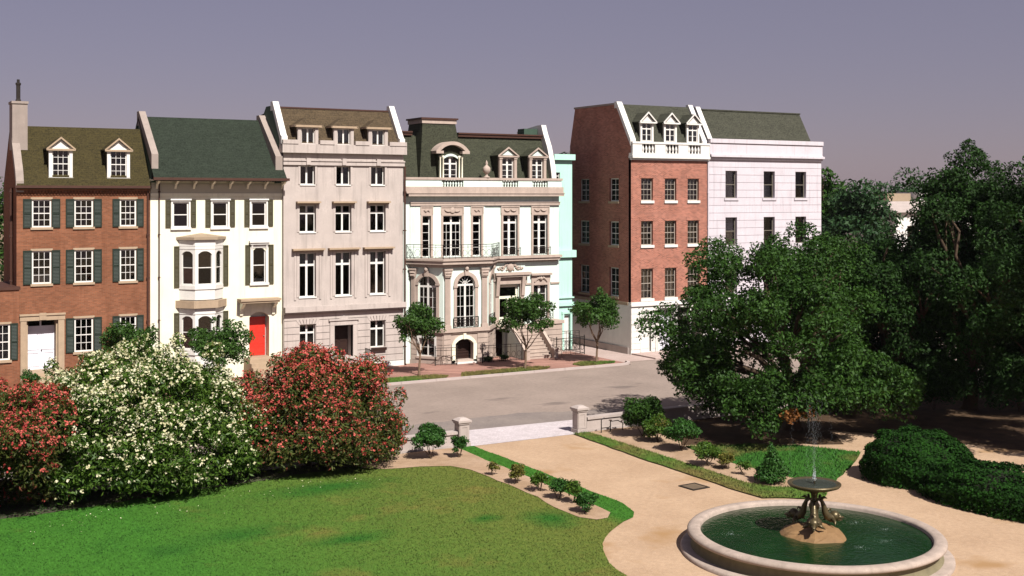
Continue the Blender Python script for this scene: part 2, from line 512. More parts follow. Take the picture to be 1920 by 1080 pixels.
def coping(H, x0, x1, pts, th, drop, mat, name='gable_coping'):
    """Raised parapet along a roof edge: pts (t,z) of its top line, running up; solid below by drop."""
    m = MB(); top = list(pts); bot = [(t, z - drop) for t, z in pts]
    m.prism(top + bot[::-1], 'x', x0, x1)
    return part(H, name, m, mat)

def downpipe(H, x, y, z0, z1, mat, r=.05):
    m = MB(); m.tube([(x, y, z1), (x, y, z0 + .1), (x, y - .1, z0)], r, 6)
    for z in np.arange(z0 + 1, z1, 2.2): m.box(x - r - .02, x + r + .02, y - r, y + r + .08, z, z + .06)
    return part(H, 'drainpipe', m, mat)

# ------------------------------------------------------------------ brick house with green shutters
T = 62.5
H = thing('brick_house', 'orange brick house with green shutters, brown shingle roof and stone chimney', 'house', (11.5, T, 0))
colsx = [(9.45, .90), (11.43, .90), (13.58, .82)]
rows = [(8.17, 1.38), (5.40, 1.63), (1.95, 1.68)]
ops = []
for c, w in colsx:
    for i, (z, h) in enumerate(rows):
        if i == 2 and c < 10: continue
        ops.append((c - w / 2, c + w / 2, z, z + h))
ops.append((8.75, 10.21, .0, 3.62))
shell(H, 8.3, 14.66, T, 4.7, 10.12, M_brick, ops)
for c, w in colsx:
    for i, (z, h) in enumerate(rows):
        if i == 2 and c < 10: continue
        window(H, c, T, z, w, h, L_sash(w, h, 3, 2, .075), inset=.05, sill=(M_sill, .07, .11, .07), lintel=(M_sill, .06, .1, .03),
               curtain=(M_curtain, .03, .3) if (i == 1 and c < 10) else None)  # pale reflection low in one middle window, imitated by a white curtain sheet
        sw = .40 if c < 13 else .35
        shutter(H, c - w / 2 - sw - .01, T, z - .02, sw, h + .04, M_shutter)
        shutter(H, c + w / 2 + .01, T, z - .02, sw, h + .04, M_shutter)
# doorway: stone surround, deep recess, transom, white double door on a raised step
m = MB(); m.box(8.47, 8.75, T - .07, T + .1, 0, 3.62); m.box(10.21, 10.5, T - .07, T + .1, 0, 3.62); m.box(8.44, 10.53, T - .09, T + .1, 3.62, 3.86)
m.box(8.42, 10.55, T - .14, T + .05, 3.86, 3.95); m.box(9.33, 9.65, T - .13, T + .02, 3.64, 3.98)
part(H, 'door_surround', m, M_sill)
bx(H, 'porch_step', M_sill, 8.76, 10.2, T - .9, T + .6, .03, 1.15)
for k in range(5): bx(H, 'step', M_sill, 8.6, 10.35, T - .92 - .3 * (k + 1), T - .9 - .3 * k, .03, 1.15 - .2 * (k + 1))
m = MB(); m.wall(8.75, 10.21, 1.15, 3.62, T + .56, [(8.82, 9.44, 3.3, 3.56), (9.52, 10.14, 3.3, 3.56)], .08)
m.box(9.465, 9.495, T + .535, T + .56, 1.17, 3.2)
for a, b in ((8.84, 9.42), (9.54, 10.12)):
    for z0, z1 in ((1.3, 2.0), (2.12, 3.08)):
        m.box(a, a + .05, T + .54, T + .56, z0, z1); m.box(b - .05, b, T + .54, T + .56, z0, z1)
        m.box(a + .05, b - .05, T + .54, T + .56, z0, z0 + .05); m.box(a + .05, b - .05, T + .54, T + .56, z1 - .05, z1)
D = part(H, 'door', m, M_door_white); D['label'] = 'white panelled double door'
for a in (8.82, 9.52): bx(H, 'transom_pane', M_glass, a, a + .62, T + .59, T + .596, 3.3, 3.56, sub=D)
part(H, 'handle', MB().tube([(9.52, T + .5, 2.1), (9.52, T + .56, 2.1)], .03, 6), M_iron, sub=D)
for a, b in ((8.745, 8.75), (10.21, 10.215)): bx(H, 'doorway_reveal', M_sill, a - .08, b + .08, T + .1, T + .64, 1.15, 3.62)
bx(H, 'doorway_soffit', M_sill, 8.75, 10.21, T + .1, T + .64, 3.62, 3.7)
# brick cornice with dentils, gutter
m = MB()
x = 8.36
while x < 14.55:
    m.box(x, x + .075, T - .055, T - .002, 9.76, 9.87); m.box(x + .075, x + .15, T - .085, T - .002, 9.87, 9.98); x += .15
part(H, 'dentils', m, M_brick)
bx(H, 'cornice', M_brick, 8.3, 14.66, T - .12, T + .02, 9.982, 10.1)
bx(H, 'gutter', M_pipe, 8.2, 14.62, T - .34, T - .2, 10.10, 10.23)
rf = (T - .2, 10.2, T + 2.3, 13.25)
gable_roof(H, 8.3, 14.70, rf[0], rf[1], rf[2], rf[3], T + 4.8, M_roof1)
for c in (10.37, 13.15):
    dormer(H, c, 1.10, T + .22, 12.1, 12.62, rf, .80, 10.62, 12.0, M_white, M_roof1, M_sill, tri=M_white)
    window(H, c, T + .2, 10.63, .80, 1.36, L_sash(.8, 1.36, 3, 2, .05), inset=.05, curtain=(M_curtain, 0, .5) if c > 12 else (M_curtain, 0, .3), casing=(M_white, .16, .03), sill=(M_white, .18, .07, .06))
# gable wall, parapet and chimney
for x in (8.3, 14.42):
    part(H, 'gable', MB().prism([(T, 10.1), (T + 2.3, 13.1), (T + 4.7, 10.1)], 'x', x, x + .24), M_brick)
coping(H, 8.26, 8.62, [(T - .1, 10.45), (T + .12, 10.95), (T + 1.55, 12.7)], .3, .55, M_grey_stone)
m = MB(); m.box(8.27, 8.98, T + 1.25, T + 2.3, 12.0, 14.3); m.box(8.23, 9.02, T + 1.2, T + 2.35, 14.3, 14.42)
C = part(H, 'chimney', m, M_grey_stone)
m = MB().lathe([(.13, 0), (.13, .1), (.1, .14), (.1, .82), (.13, .86), (.13, .95), (.07, .97), (.07, 1.12)], (8.62, T + 1.8, 14.42), 8)
part(H, 'chimney_pot', m, M_iron, sub=C)
downpipe(H, 14.55, T - .08, .1, 10.1, M_pipe)
downpipe(H, 8.22, T + 1.2, .1, 10.1, M_pipe, .08)
bx(H, 'stone_base', M_sill, 10.54, 14.64, T - .05, T + .01, .0, .7)

# ------------------------------------------------------------------ low brick wing
T = 61.9
H = thing('brick_wing', 'low orange brick wing with flat coping beside the brick house', 'building', (6, T, 0))
shell(H, 1.5, 8.34, T, 4.2, 5.2, M_brick, [(7.03, 7.93, 1.85, 3.58), (3.6, 4.5, 1.85, 3.58)])
m = MB(); m.box(1.45, 8.39, T - .07, T + 4.25, 5.2, 5.34); part(H, 'coping', m, M_pipe)
for c in (7.48, 4.05):
    window(H, c, T, 1.85, .9, 1.73, L_sash(.9, 1.73, 3, 2, .075), inset=.05, sill=(M_sill, .07, .12, .08), lintel=(M_sill, .06, .1, .03), curtain=(M_curtain, 0, .9))
    shutter(H, c + .46, T, 1.83, .34, 1.77, M_shutter); shutter(H, c - .8, T, 1.83, .34, 1.77, M_shutter)

# ------------------------------------------------------------------ cream house with green roof and red door
T = 62.5
H = thing('cream_house', 'cream house with green gabled roof, white bay window and red front door', 'house', (18.2, T, 0))
X0, X1 = 14.69, 21.70
ops = [(c - .41, c + .41, 8.08, 9.40) for c in (16.24, 18.31, 20.4)] + [(20.08, 20.78, 5.06, 6.95), (19.89, 20.99, 0, 3.5), (16.35, 18.3, 5.1, 6.98), (16.35, 18.3, 1.75, 3.55)]
m = MB(); m.wall(X0, X1, 0, 10.6, T, ops, .25); m.arch(20.08, 20.78, 6.75, 6.95, T, T + .2); m.arch(19.89, 20.99, 3.22, 3.5, T, T + .25)
part(H, 'wall', m, M_cream)
shell(H, X0, X1, T, 5.2, 10.6, M_cream, front=False)
for c in (16.24, 18.31, 20.4):
    W = window(H, c, T, 8.08, .82, 1.32, L_sash(.82, 1.32, 1, 1, .075, .05), inset=.04, casing=(M_white, .09, .05), sill=(M_white, .12, .12, .1))
    link('hood', cached(('hood2',), lambda: MB().box(-.54, .54, -.12, 0, 1.41, 1.49).mesh('hood', M_white)), W)
    shutter(H, c - .52 - .27, T, 8.08, .27, 1.44, M_shutter2); shutter(H, c + .52, T, 8.08, .27, 1.44, M_shutter2)
c = 20.43
W = window(H, c, T, 5.06, .70, 1.89, L_sash(.7, 1.89, 1, 1, .05, .05), inset=.06, casing=(M_white, .14, .04), sill=(M_white, .18, .12, .1), curtain=(M_curtain, 0, .12))
def f():
    m = MB(); m.box(-.57, .57, -.22, 0, 2.16, 2.26); m.box(-.52, .52, -.16, 0, 2.06, 2.16)
    for x in (-.45, .36): m.prism([(-.0, 1.75), (-.05, 1.78), (-.13, 2.06), (0, 2.06)], 'x', x, x + .09)
    return m.mesh('hood', M_white)
link('hood', f(), W)
shutter(H, 19.66, T, 4.98, .27, 2.12, M_shutter2); shutter(H, 20.95, T, 4.98, .27, 2.12, M_shutter2)
# frieze, soffit brackets, eaves
bx(H, 'frieze', plain('shaded_frieze_cream', (.50, .46, .36), .7, .08), X0, X1 + .01, T - .04, T + .02, 9.86, 10.35)  # eaves shade put into the frieze colour, a darkened cream
bx(H, 'frieze_band', M_cream, X0, X1 + .01, T - .07, T + .02, 9.70, 9.858)
bx(H, 'soffit', M_cream, X0 - .02, X1 + .05, T - .78, T + .1, 10.5, 10.56)
for k in range(8):
    x = 14.95 + k * .955
    part(H, 'eaves_bracket', MB().prism([(T - .04, 10.5), (T - .62, 10.5), (T - .55, 10.42), (T - .2, 10.3), (T - .04, 10.08)], 'x', x, x + .11), M_cream)
bx(H, 'gutter', M_pipe, X0 - .05, X1 + .12, T - .92, T - .78, 10.52, 10.66)
rf = (T - .8, 10.62, T + 2.7, 13.95)
gable_roof(H, X0 + .0, X1 + .02, *rf, T + 5.3, M_roof2)
for x0, x1 in ((14.69, 15.03), (21.25, 21.64)):
    coping(H, x0, x1, [(T - .28, 11.35), (T - .28, 11.86), (T - .12, 12.0), (T + 2.55, 14.22), (T + 3.0, 14.22)], .3, .75, M_grey_stone)
    m = MB(); m.prism([(T - .1, 10.4), (T - .1, 11.6), (T + 2.6, 13.85), (T + 3, 13.85), (T + 5.2, 11.6), (T + 5.2, 10.4)], 'x', x0 + .03, x1 - .03)
    part(H, 'gable', m, M_wall_green)
downpipe(H, 15.12, T - .08, .1, 10.5, M_pipe, .035)
# bay window over two storeys
def ring(H, name, mat, sL, sR, fL, fR, tw, tf, z0, z1, sub=None):
    return part(H, name, MB().prism([(sL, tw), (fL, tf), (fR, tf), (sR, tw)], 'z', z0, z1), mat, sub=sub)
bL, bR, fL, fR, tf = 16.17, 18.46, 16.80, 17.82, T - .72
B = None
for z0, z1, mat, g in ((7.12, 7.45, M_white, .03), (7.45, 7.58, M_copper, .17), (6.96, 7.12, M_white, .02), (4.88, 5.08, M_white, .05), (4.34, 4.88, M_white, .0), (3.92, 4.3, M_sill, .2), (3.6, 3.92, M_white, .03), (1.5, 1.75, M_white, .05), (.05, 1.5, M_white, 0)):
    o = ring(H, {M_copper: 'bay_cornice', M_sill: 'bay_canopy'}.get(mat, 'bay_wall'), mat, bL - g, bR + g, fL - g * .6, fR + g * .6, T - .001, tf - g, z0, z1)
m = MB(); m.add([(bL - .17, T, 7.582), (fL - .1, tf - .17, 7.582), (fR + .1, tf - .17, 7.582), (bR + .17, T, 7.582), (17.3, T, 7.78)], [(0, 1, 4), (1, 2, 4), (2, 3, 4)])
part(H, 'bay_roof', m, M_copper)
for z0, h in ((5.08, 1.88), (1.75, 1.85)):
    for (p, q) in (((bL, T), (fL, tf)), ((fL, tf), (fR, tf)), ((fR, tf), (bR, T))):
        L = math.hypot(q[0] - p[0], q[1] - p[1]); a = math.atan2(q[1] - p[1], q[0] - p[0])
        ow = L - .30; m = MB()
        m.wall(-L / 2, L / 2, z0, z0 + h, 0, [(-ow / 2, ow / 2, z0 + .06, z0 + h - .1)], .1)
        m.arch(-ow / 2, ow / 2, z0 + h - .28, z0 + h - .1, 0, .08)
        m.xf(Matrix.Translation(((p[0] + q[0]) / 2, (p[1] + q[1]) / 2, 0)) @ Matrix.Rotation(a, 4, 'Z'))
        part(H, 'bay_wall', m, M_white)
        window(H, (p[0] + q[0]) / 2, (p[1] + q[1]) / 2, z0 + .06, ow, h - .16, L_sash(ow, h - .16, 1, 1, .03, .045), inset=.06, fd=.04, rot=a)
for x in (15.89, 18.47):
    shutter(H, x, T, 4.97, .27, 2.14, M_shutter2); shutter(H, x, T, 1.7, .27, 1.95, M_shutter2)
# door, canopy, steps
bx(H, 'doorway_reveal', M_cream, 19.80, 19.89, T + .25, T + .62, .9, 3.5); bx(H, 'doorway_reveal', M_cream, 20.99, 21.08, T + .25, T + .62, .9, 3.5)
m = MB(); m.box(19.89, 20.99, T + .56, T + .62, 1.1, 3.5)
D0 = part(H, 'door_frame', m, M_white)
m = MB(); m.box(19.95, 20.93, T + .50, T + .56, 1.12, 3.2)
for z0, z1 in ((1.25, 1.62), (1.74, 2.2), (2.32, 3.05)):
    for a, b in ((20.02, 20.4), (20.48, 20.86)):
        m.box(a, a + .03, T + .485, T + .5, z0, z1); m.box(b - .03, b, T + .485, T + .5, z0, z1)
        m.box(a, b, T + .487, T + .5, z0, z0 + .03); m.box(a, b, T + .487, T + .5, z1 - .03, z1)
D = part(H, 'door', m, M_red); D['label'] = 'bright red front door'
part(H, 'door_knob', MB().lathe([(.02, -.03), (.035, 0), (.02, .03)], (20.84, T + .45, 2.15), 8), M_copper, sub=D)
m = MB(); m.box(19.22, 21.42, T - .72, T, 4.14, 4.26); m.box(19.28, 21.36, T - .66, T, 4.04, 4.14)
K = part(H, 'door_canopy', m, M_sill)
for x in (19.36, 21.12):
    part(H, 'canopy_bracket', MB().prism([(T, 3.32), (T - .1, 3.36), (T - .16, 3.7), (T - .55, 3.95), (T - .6, 4.04), (T, 4.04)], 'x', x, x + .16), M_cream, sub=K)
part(H, 'canopy_panel', MB().prism([(19.52, 4.04), (19.52, 3.6), (19.8, 3.72), (20.44, 3.86), (21.08, 3.72), (21.12, 3.6), (21.12, 4.04)], 'y', T - .14, T - .06), M_cream, sub=K)
bx(H, 'porch_step', M_sill, 19.6, 21.3, T - 1.0, T + .6, .03, 1.1)
for k in range(5): bx(H, 'step', M_sill, 19.6, 21.3, T - 1.0 - .3 * (k + 1), T - 1.0 - .3 * k, .03, 1.1 - .19 * (k + 1))

# ------------------------------------------------------------------ pinkish stone townhouse
T = 62.3
H = thing('stone_townhouse', 'pinkish stone townhouse with brown shingle roof and three small dormers', 'house', (25.3, T, 0))
X0, X1 = 21.72, 28.83
CX = (23.09, 25.17, 27.24)
ops = [(c - .42, c + .42, 10.34, 11.37) for c in CX] + [(c - .47, c + .47, 7.74, 9.21) for c in CX] + [(c - .47, c + .47, 4.2, 6.6) for c in CX]
ops += [(c - .45, c + .45, 1.2, 2.7) for c in (CX[0], CX[2])] + [(24.62, 25.72, 0, 2.57), (26.9, 27.66, .06, .3)]
shell(H, X0, X1, T, 4.6, 12.6, M_stone3, ops)
for c in CX:
    window(H, c, T, 10.34, .84, 1.03, L_case(.84, 1.03, 0, fw=.05, mull=.1), inset=.2, sill=(M_white, .02, .06, .05), casing=(M_stone3, .12, .03))
    window(H, c, T, 7.74, .94, 1.47, L_case(.94, 1.47, .34, fw=.05, mull=.1, bar=.1), inset=.2, sill=(M_white, .02, .06, .05), casing=(M_stone3, .14, .03))
    window(H, c, T, 4.2, .94, 2.4, L_case(.94, 2.4, .55, fw=.05, mull=.12, bar=.12), inset=.2, sill=(M_white, .04, .06, .05), casing=(M_stone3, .16, .03), curtain=(M_curtain, .76, .98))
    m = MB(); m.box(c - .68, c + .68, T - .3, T, 9.33, 9.42); m.box(c - .62, c + .62, T - .2, T, 9.26, 9.33); part(H, 'window_hood', m, M_sill)
    m = MB(); m.box(c - .92, c + .92, T - .32, T, 6.76, 6.85); m.box(c - .86, c + .86, T - .22, T, 6.68, 6.76); part(H, 'window_hood', m, M_sill)
    for x in (c - .78, c + .66): bx(H, 'pilaster_strip', M_stone3, x, x + .12, T - .045, T + .01, 4.05, 6.68)
for c in (CX[0], CX[2]):
    window(H, c, T, 1.2, .9, 1.5, L_case(.9, 1.5, .36, fw=.05, mull=.1, bar=.1), inset=.2, sill=(M_stone3, .06, .1, .12))
# parapet, mouldings, belt course
m = MB()
edges = [X0 - .12] + [v for c in CX for v in (c - .62, c + .62)] + [X1 + .08]
m.box(X0 - .14, X1 + .1, T - .26, T + .3, 12.06, 12.54)
for a, b in zip(edges[0::2], edges[1::2]): m.box(a, b, T - .3, T + .3, 12.54, 12.76)
part(H, 'parapet', m, M_stone3)
m = MB(); m.box(X0 - .04, X1 + .03, T - .1, T + .01, 11.4, 11.62); m.box(X0 - .05, X1 + .04, T - .15, T + .01, 11.62, 11.7)
part(H, 'moulding', m, M_stone3)
for c in CX: bx(H, 'keystone', M_stone3, c - .12, c + .12, T - .19, T, 11.42, 11.78)
m = MB(); m.box(X0 - .02, X1 + .02, T - .36, T + .01, 3.42, 3.70); m.box(X0, X1, T - .24, T + .01, 3.32, 3.42)
part(H, 'belt_course', m, M_stone3)
# rusticated ground floor: stone courses with open joints
gops = [(c - .47, c + .47, 1.1, 2.98) for c in (CX[0], CX[2])] + [(24.35, 26.0, 0, 2.95), (26.8, 27.76, 0, .36)]
def courses(H, x0, x1, z0, z1, ch, y, ops, mat, proud=.045, joint=.03, bw=None):
    n = round((z1 - z0) / ch); h = (z1 - z0) / n
    for i in range(n):
        a, b = z0 + i * h + joint / 2, z0 + (i + 1) * h - joint / 2
        xs = sorted({x0, x1, *[min(max(v, x0), x1) for q in ops if q[2] < b and q[3] > a for v in q[:2]]})
        if bw:                                                     # staggered single blocks
            for v in np.arange(x0 + (bw / 2 if i % 2 else bw), x1, bw):
                if min(abs(v - x) for x in xs) > .3: xs = sorted(xs + [float(v)])
        for p, q in zip(xs[:-1], xs[1:]):
            segs = [(a, b)]
            for o in ops:
                if o[0] < (p + q) / 2 < o[1]:
                    ns = []
                    for u, v in segs:
                        if o[2] >= v or o[3] <= u: ns.append((u, v)); continue
                        if o[2] - u > .03: ns.append((u, o[2]))
                        if v - o[3] > .03: ns.append((o[3], v))
                    segs = ns
            for u, v in segs: part(H, 'stone_block' if bw else 'stone_course', MB().box(p + .002, q - .002, y - proud, y + .001, u, v), mat)
courses(H, X0 + .02, X1 - .02, .4, 3.3, .36, T, gops, M_stone3)
for c in (CX[0], CX[2]):
    for k in range(-3, 4):
        m = MB(); dx = k * .15
        m.prism([(c + dx - .066, 2.72), (c + dx + .066, 2.72), (c + dx * 1.35 + .08, 2.98), (c + dx * 1.35 - .08, 2.98)], 'y', T - .06, T); part(H, 'voussoir', m, M_stone3)
m = MB(); m.box(24.36, 24.62, T - .09, T + .1, 0, 2.57); m.box(25.72, 25.98, T - .09, T + .1, 0, 2.57); m.box(24.36, 25.98, T - .1, T + .1, 2.57, 2.83); m.box(24.28, 26.06, T - .16, T, 2.83, 2.92)
part(H, 'door_surround', m, M_stone3)
part(H, 'carved_crest', MB().prism([(24.9, 2.92), (25.44, 2.92), (25.3, 3.05), (25.17, 3.1), (25.04, 3.05)], 'y', T - .13, T - .03), M_stone3)
for a, b in ((24.54, 24.62), (25.72, 25.8)): bx(H, 'doorway_reveal', M_stone3, a, b, T + .1, T + .75, .8, 2.6)
m = MB(); m.box(24.62, 25.72, T + .7, T + .76, .8, 2.57)
for z0, z1 in ((1.0, 1.5), (1.6, 2.4)): m.box(24.75, 25.1, T + .68, T + .7, z0, z1); m.box(25.24, 25.59, T + .68, T + .7, z0, z1)
part(H, 'door', m, M_darkdoor)
bx(H, 'porch_step', M_stone3, 24.4, 25.95, T - .8, T + .7, .03, .8)
for k in range(4): bx(H, 'step', M_stone3, 24.4, 25.95, T - .8 - .28 * (k + 1), T - .8 - .28 * k, .03, .8 - .18 * (k + 1))
for u, v, w_ in ((X0, 24.3, 0), (26.05, 26.8, 0), (27.76, X1, 0), (26.8, 27.76, .32)): bx(H, 'plinth', M_white, u, v, T - .12, T, w_, .38)
bx(H, 'flower_box', M_darkdoor, 26.78, 27.7, T - .22, T - .05, 1.05, 1.2)
m = MB()
for k in range(7): m.tube([(26.3, T - .45 - k * .1, .1), (26.3, T - .45 - k * .1, 1.25)], .014, 5)
m.tube([(26.3, T - .4, 1.25), (26.3, T - 1.1, 1.25)], .022, 5); m.tube([(26.3, T - .4, .3), (26.3, T - 1.1, .3)], .018, 5)
part(H, 'step_railing', m, M_iron)
# roof, dormers with hipped shingle caps, white gable parapets
rf = (T + .02, 12.62, T + 1.55, 14.6)
m = MB(); m.prism([(rf[0], rf[1]), (rf[2], rf[3]), (T + 4.5, 14.3), (T + 4.5, 12.6)], 'x', X0 + .1, X1 - .1); part(H, 'roof', m, M_roof3)
bx(H, 'roof_cap', M_pipe, X0 + .1, X1 - .1, rf[2] - .06, rf[2] + .1, 14.58, 14.66)
for c in CX:
    tf = T - .05; m = MB(); m.wall(c - .6, c + .6, 12.2, 13.52, tf, [(c - .36, c + .36, 12.56, 13.42)], .14)
    tb = lambda z: rf[0] + (z - rf[1]) * (rf[2] - rf[0]) / (rf[3] - rf[1])
    D = part(H, 'dormer', m, M_stone3)
    for x in (c - .6, c + .54): part(H, 'dormer_cheek', MB().prism([(tf + .14, 12.5), (tf + .14, 13.52), (tb(13.52) + .1, 13.52), (tb(12.5), 12.5)], 'x', x, x + .06), M_roof3, sub=D)
    for x in (c - .58, c + .4): bx(H, 'dormer_pilaster', M_stone3, x, x + .18, tf - .05, tf, 12.5, 13.5, sub=D)
    m = MB(); a, b, t0, z = c - .78, c + .78, tf - .16, 13.56
    m.add([(a, t0, z), (b, t0, z), (b, T + 1.5, z), (a, T + 1.5, z), (c, tf + .45, 14.02), (c, T + 1.7, 14.02)], [(0, 1, 4), (1, 2, 5, 4), (3, 0, 4, 5), (0, 3, 2, 1), (2, 3, 5)])
    part(H, 'dormer_roof', m, M_roof3, sub=D)
    m = MB(); m.box(a, b, t0 - .02, t0 + .05, z - .1, z + .015); m.box(a - .02, a + .04, t0 - .02, T + .6, z - .08, z + .02); m.box(b - .04, b + .02, t0 - .02, T + .6, z - .08, z + .02)
    part(H, 'dormer_eaves', m, M_sill, sub=D)
    bx(H, 'dormer_inside', M_inner, c - .53, c + .53, tf + .4, tf + .45, 12.5, 13.5, sub=D)
    window(H, c, tf, 12.56, .72, .86, L_case(.72, .86, 0, fw=.04, mull=.09), inset=.08, curtain=(M_curtain, 0, .95), sill=(M_white, .03, .06, .05))
for x0, x1 in ((21.58, 21.92), (28.56, 28.88)):
    coping(H, x0, x1, [(T - .1, 12.95), (T + .05, 13.0), (T + 1.4, 14.92), (T + 1.75, 14.92)], .3, .5, M_white)
    part(H, 'gable', MB().prism([(T, 12.4), (T, 12.75), (T + 1.4, 14.7), (T + 2.6, 14.7), (T + 4.5, 13.0), (T + 4.5, 12.4)], 'x', x0 + .03, x1 - .03), M_wall_green)
downpipe(H, 28.86, T - .12, .12, 11.4, M_pipe, .055)

# ------------------------------------------------------------------ pale mint mansion with mansard roof
T = 63.0
H = thing('mint_mansion', 'ornate pale mint mansion with mansard roof, canted bay and front stairs', 'house', (34.3, T, 0))
X0, X1 = 28.96, 39.74
wa = [(30.61, .54), (32.29, 1.22), (33.94, .58), (36.23, 1.0), (38.36, 1.02)]
ops = [(c - w / 2, c + w / 2, 6.14, 8.56) for c, w in wa]
ops += [(35.42, 36.81, 1.9, 4.33), (37.87, 38.87, 2.2, 4.26), (29.6, 35.2, .3, 5.7), (35.2, 35.82, 0, 1.65)]
shell(H, X0, X1, T, 4.6, 10.0, M_white4, ops)
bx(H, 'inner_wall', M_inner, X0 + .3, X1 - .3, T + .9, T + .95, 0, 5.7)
lights = {0: L_single(.54, 2.42, .36, 4, .06, .1), 1: L_case(1.22, 2.42, .34, 2, 4, .05, .11, .12), 2: L_single(.58, 2.42, .36, 4, .06, .1), 3: L_case(1.0, 2.42, .34, 1, 4, .05, .15, .12), 4: L_case(1.02, 2.42, .34, 1, 4, .05, .15, .12)}
for i, (c, w) in enumerate(wa):
    window(H, c, T, 6.14, w, 2.42, lights[i], inset=.14, name='french_window')
    sw = .13; a, b = c - w / 2 - sw, c + w / 2 + sw
    m = MB(); m.box(a, c - w / 2, T - .07, T + .05, 6.12, 8.56); m.box(c + w / 2, b, T - .07, T + .05, 6.12, 8.56); m.box(a, b, T - .075, T + .05, 8.56, 8.64)
    m.box(a - .02, b + .02, T - .05, T + .02, 8.64, 9.12); m.box(a - .02, b + .02, T - .085, T - .05, 9.04, 9.12); m.box(a - .02, a + .05, T - .08, T - .05, 8.66, 9.04); m.box(b - .05, b + .02, T - .08, T - .05, 8.66, 9.04)
    S = part(H, 'window_surround', m, M_trim4)
    m = MB()
    if w > .9:                                                     # carved swags and medallion over the wide windows
        for sx in (-1, 1):
            cx = c + sx * w * .22
            m.tube([(cx + w * .2 * math.cos(t), T - .09, 8.93 - .12 * math.sin(t)) for t in np.linspace(0, math.pi, 7)], [.02, .03, .04, .045, .04, .03, .02], 5)
        if i == 1: m.lathe([(.02, -.03), (.16, -.02), (.18, .0), (.14, .03), (.05, .04)], (0, 0, 0), 10).xf(Matrix.Translation((c, T - .09, 8.86)) @ Matrix.Rotation(R(90), 4, 'X'), len(m.v) - 50)
    else:
        m.tube([(c - .18, T - .08, 8.9), (c - .06, T - .1, 8.8), (c + .06, T - .1, 8.9), (c + .18, T - .08, 8.8)], .025, 5)
    part(H, 'carving', m, M_trim4, sub=S)
    if i >= 3:
        m = MB(); g0, g1 = c - w / 2 - .02, c + w / 2 + .14
        for z in (6.2, 6.55): m.tube([(g0, T - .2, z), (g1, T - .2, z)], .014, 5)
        n = 9
        for k in range(n + 1): x = g0 + (g1 - g0) * k / n; m.tube([(x, T - .2, 6.12), (x, T - .2, 6.55)], .011, 4)
        for k in range(4): m.tube([(c - w * .37 + k * w * .25 + .09 * math.cos(t), T - .2, 6.37 + .11 * math.sin(t)) for t in np.linspace(0, 2 * math.pi, 9)], .012, 4, False)
        m.tube([(g1, T - .2, 6.12), (g1, T - .2, 6.6), (g1, T, 6.6)], .018, 5)
        part(H, 'window_railing', m, M_iron)
# slightly proud left section
m = MB(); lops = [(c - w / 2 - .13, c + w / 2 + .13, 6.11, 9.125) for c, w in wa[:3]]
m.wall(29.56, 34.5, 6.11, 9.15, T - .045, lops, .04); part(H, 'wall_facing', m, M_white4)
# cornice, string course, balustrade
m = MB(); m.box(29.56, X1, T - .12, T, 9.15, 9.32); m.box(29.54, X1 + .02, T - .16, T, 9.32, 9.36); part(H, 'string_course', m, M_trim4)
m = MB(); m.box(29.3, X1 + .12, T - .42, T + .3, 9.7, 9.86); m.box(29.15, X1 + .14, T - .46, T + .3, 9.86, 9.92); m.box(29.0, X1 + .08, T - .40, T + .3, 9.92, 10.26)
part(H, 'cornice', m, M_trim4)
bp = [(29.05, 31.45), (32.88, 35.51), (36.62, 37.62), (38.73, 39.72)]
for a, b in bp:
    m = MB(); m.box(a, b, T - .32, T - .1, 10.26, 10.66); o = part(H, 'balustrade_pier', m, M_white4)
m = MB(); m.box(29.0, X1 + .04, T - .37, T - .05, 10.66, 10.80); part(H, 'balustrade_rail', m, M_trim4)
prof = [(.06, 0), (.06, .03), (.035, .06), (.06, .13), (.07, .18), (.05, .25), (.03, .32), (.045, .35), (.06, .37), (.06, .4)]
bal = MB().lathe(prof, n=8).mesh('baluster', M_white4, True)
for a, b, n in ((31.45, 32.88, 8), (35.51, 36.62, 6), (37.62, 38.73, 6)):
    for k in range(n): link('baluster', bal, H, Vector((a + (b - a) * (k + .5) / n, T - .21, 10.26)) - Vector(H.location))
m = MB().lathe([(.2, 0), (.2, .06), (.1, .1), (.07, .2), (.11, .24), (.22, .38), (.24, .5), (.21, .62), (.1, .72), (.05, .78), (.09, .86), (.04, .98), (.01, 1.05)], (34.5, T - .21, 10.80), 12)
part(H, 'urn', m, M_trim4, True)
# mansard roof and tower
rf = (T + .28, 10.3, T + 1.5, 13.32)
m = MB(); m.prism([(rf[0], 10.0), rf[:2], rf[2:], (T + 4.5, 13.32), (T + 4.5, 10.0)], 'x', X0 + .02, 39.34); part(H, 'roof', m, M_roof4)
for u, v in ((X0 + .02, 30.35), (33.4, 39.34)): part(H, 'roof_cornice', MB().prism([(rf[2] - .16, 13.3), (rf[2] - .16, 13.44), (rf[2] - .22, 13.46), (rf[2] - .22, 13.55), (rf[2] + .3, 13.55), (rf[2] + .3, 13.3)], 'x', u, v), M_pipe)
m = MB(); zt = 14.02
q0 = [(30.2, T + .12), (33.35, T + .12), (33.35, T + 3), (30.2, T + 3)]; q1 = [(30.72, T + .72), (32.88, T + .72), (32.88, T + 2.6), (30.72, T + 2.6)]
m.add([(*p, 10.0) for p in q0] + [(*p, zt) for p in q1], [(0, 1, 5, 4), (1, 2, 6, 5), (2, 3, 7, 6), (3, 0, 4, 7), (4, 5, 6, 7)])
part(H, 'tower_roof', m, M_roof4)
m = MB(); m.box(30.66, 32.94, T + .66, T + 2.66, 14.0, 14.24); part(H, 'tower_cornice', m, M_trim4)
m = MB(); m.box(30.58, 33.02, T + .58, T + 2.74, 14.24, 14.34); part(H, 'tower_cap', m, M_pipe)
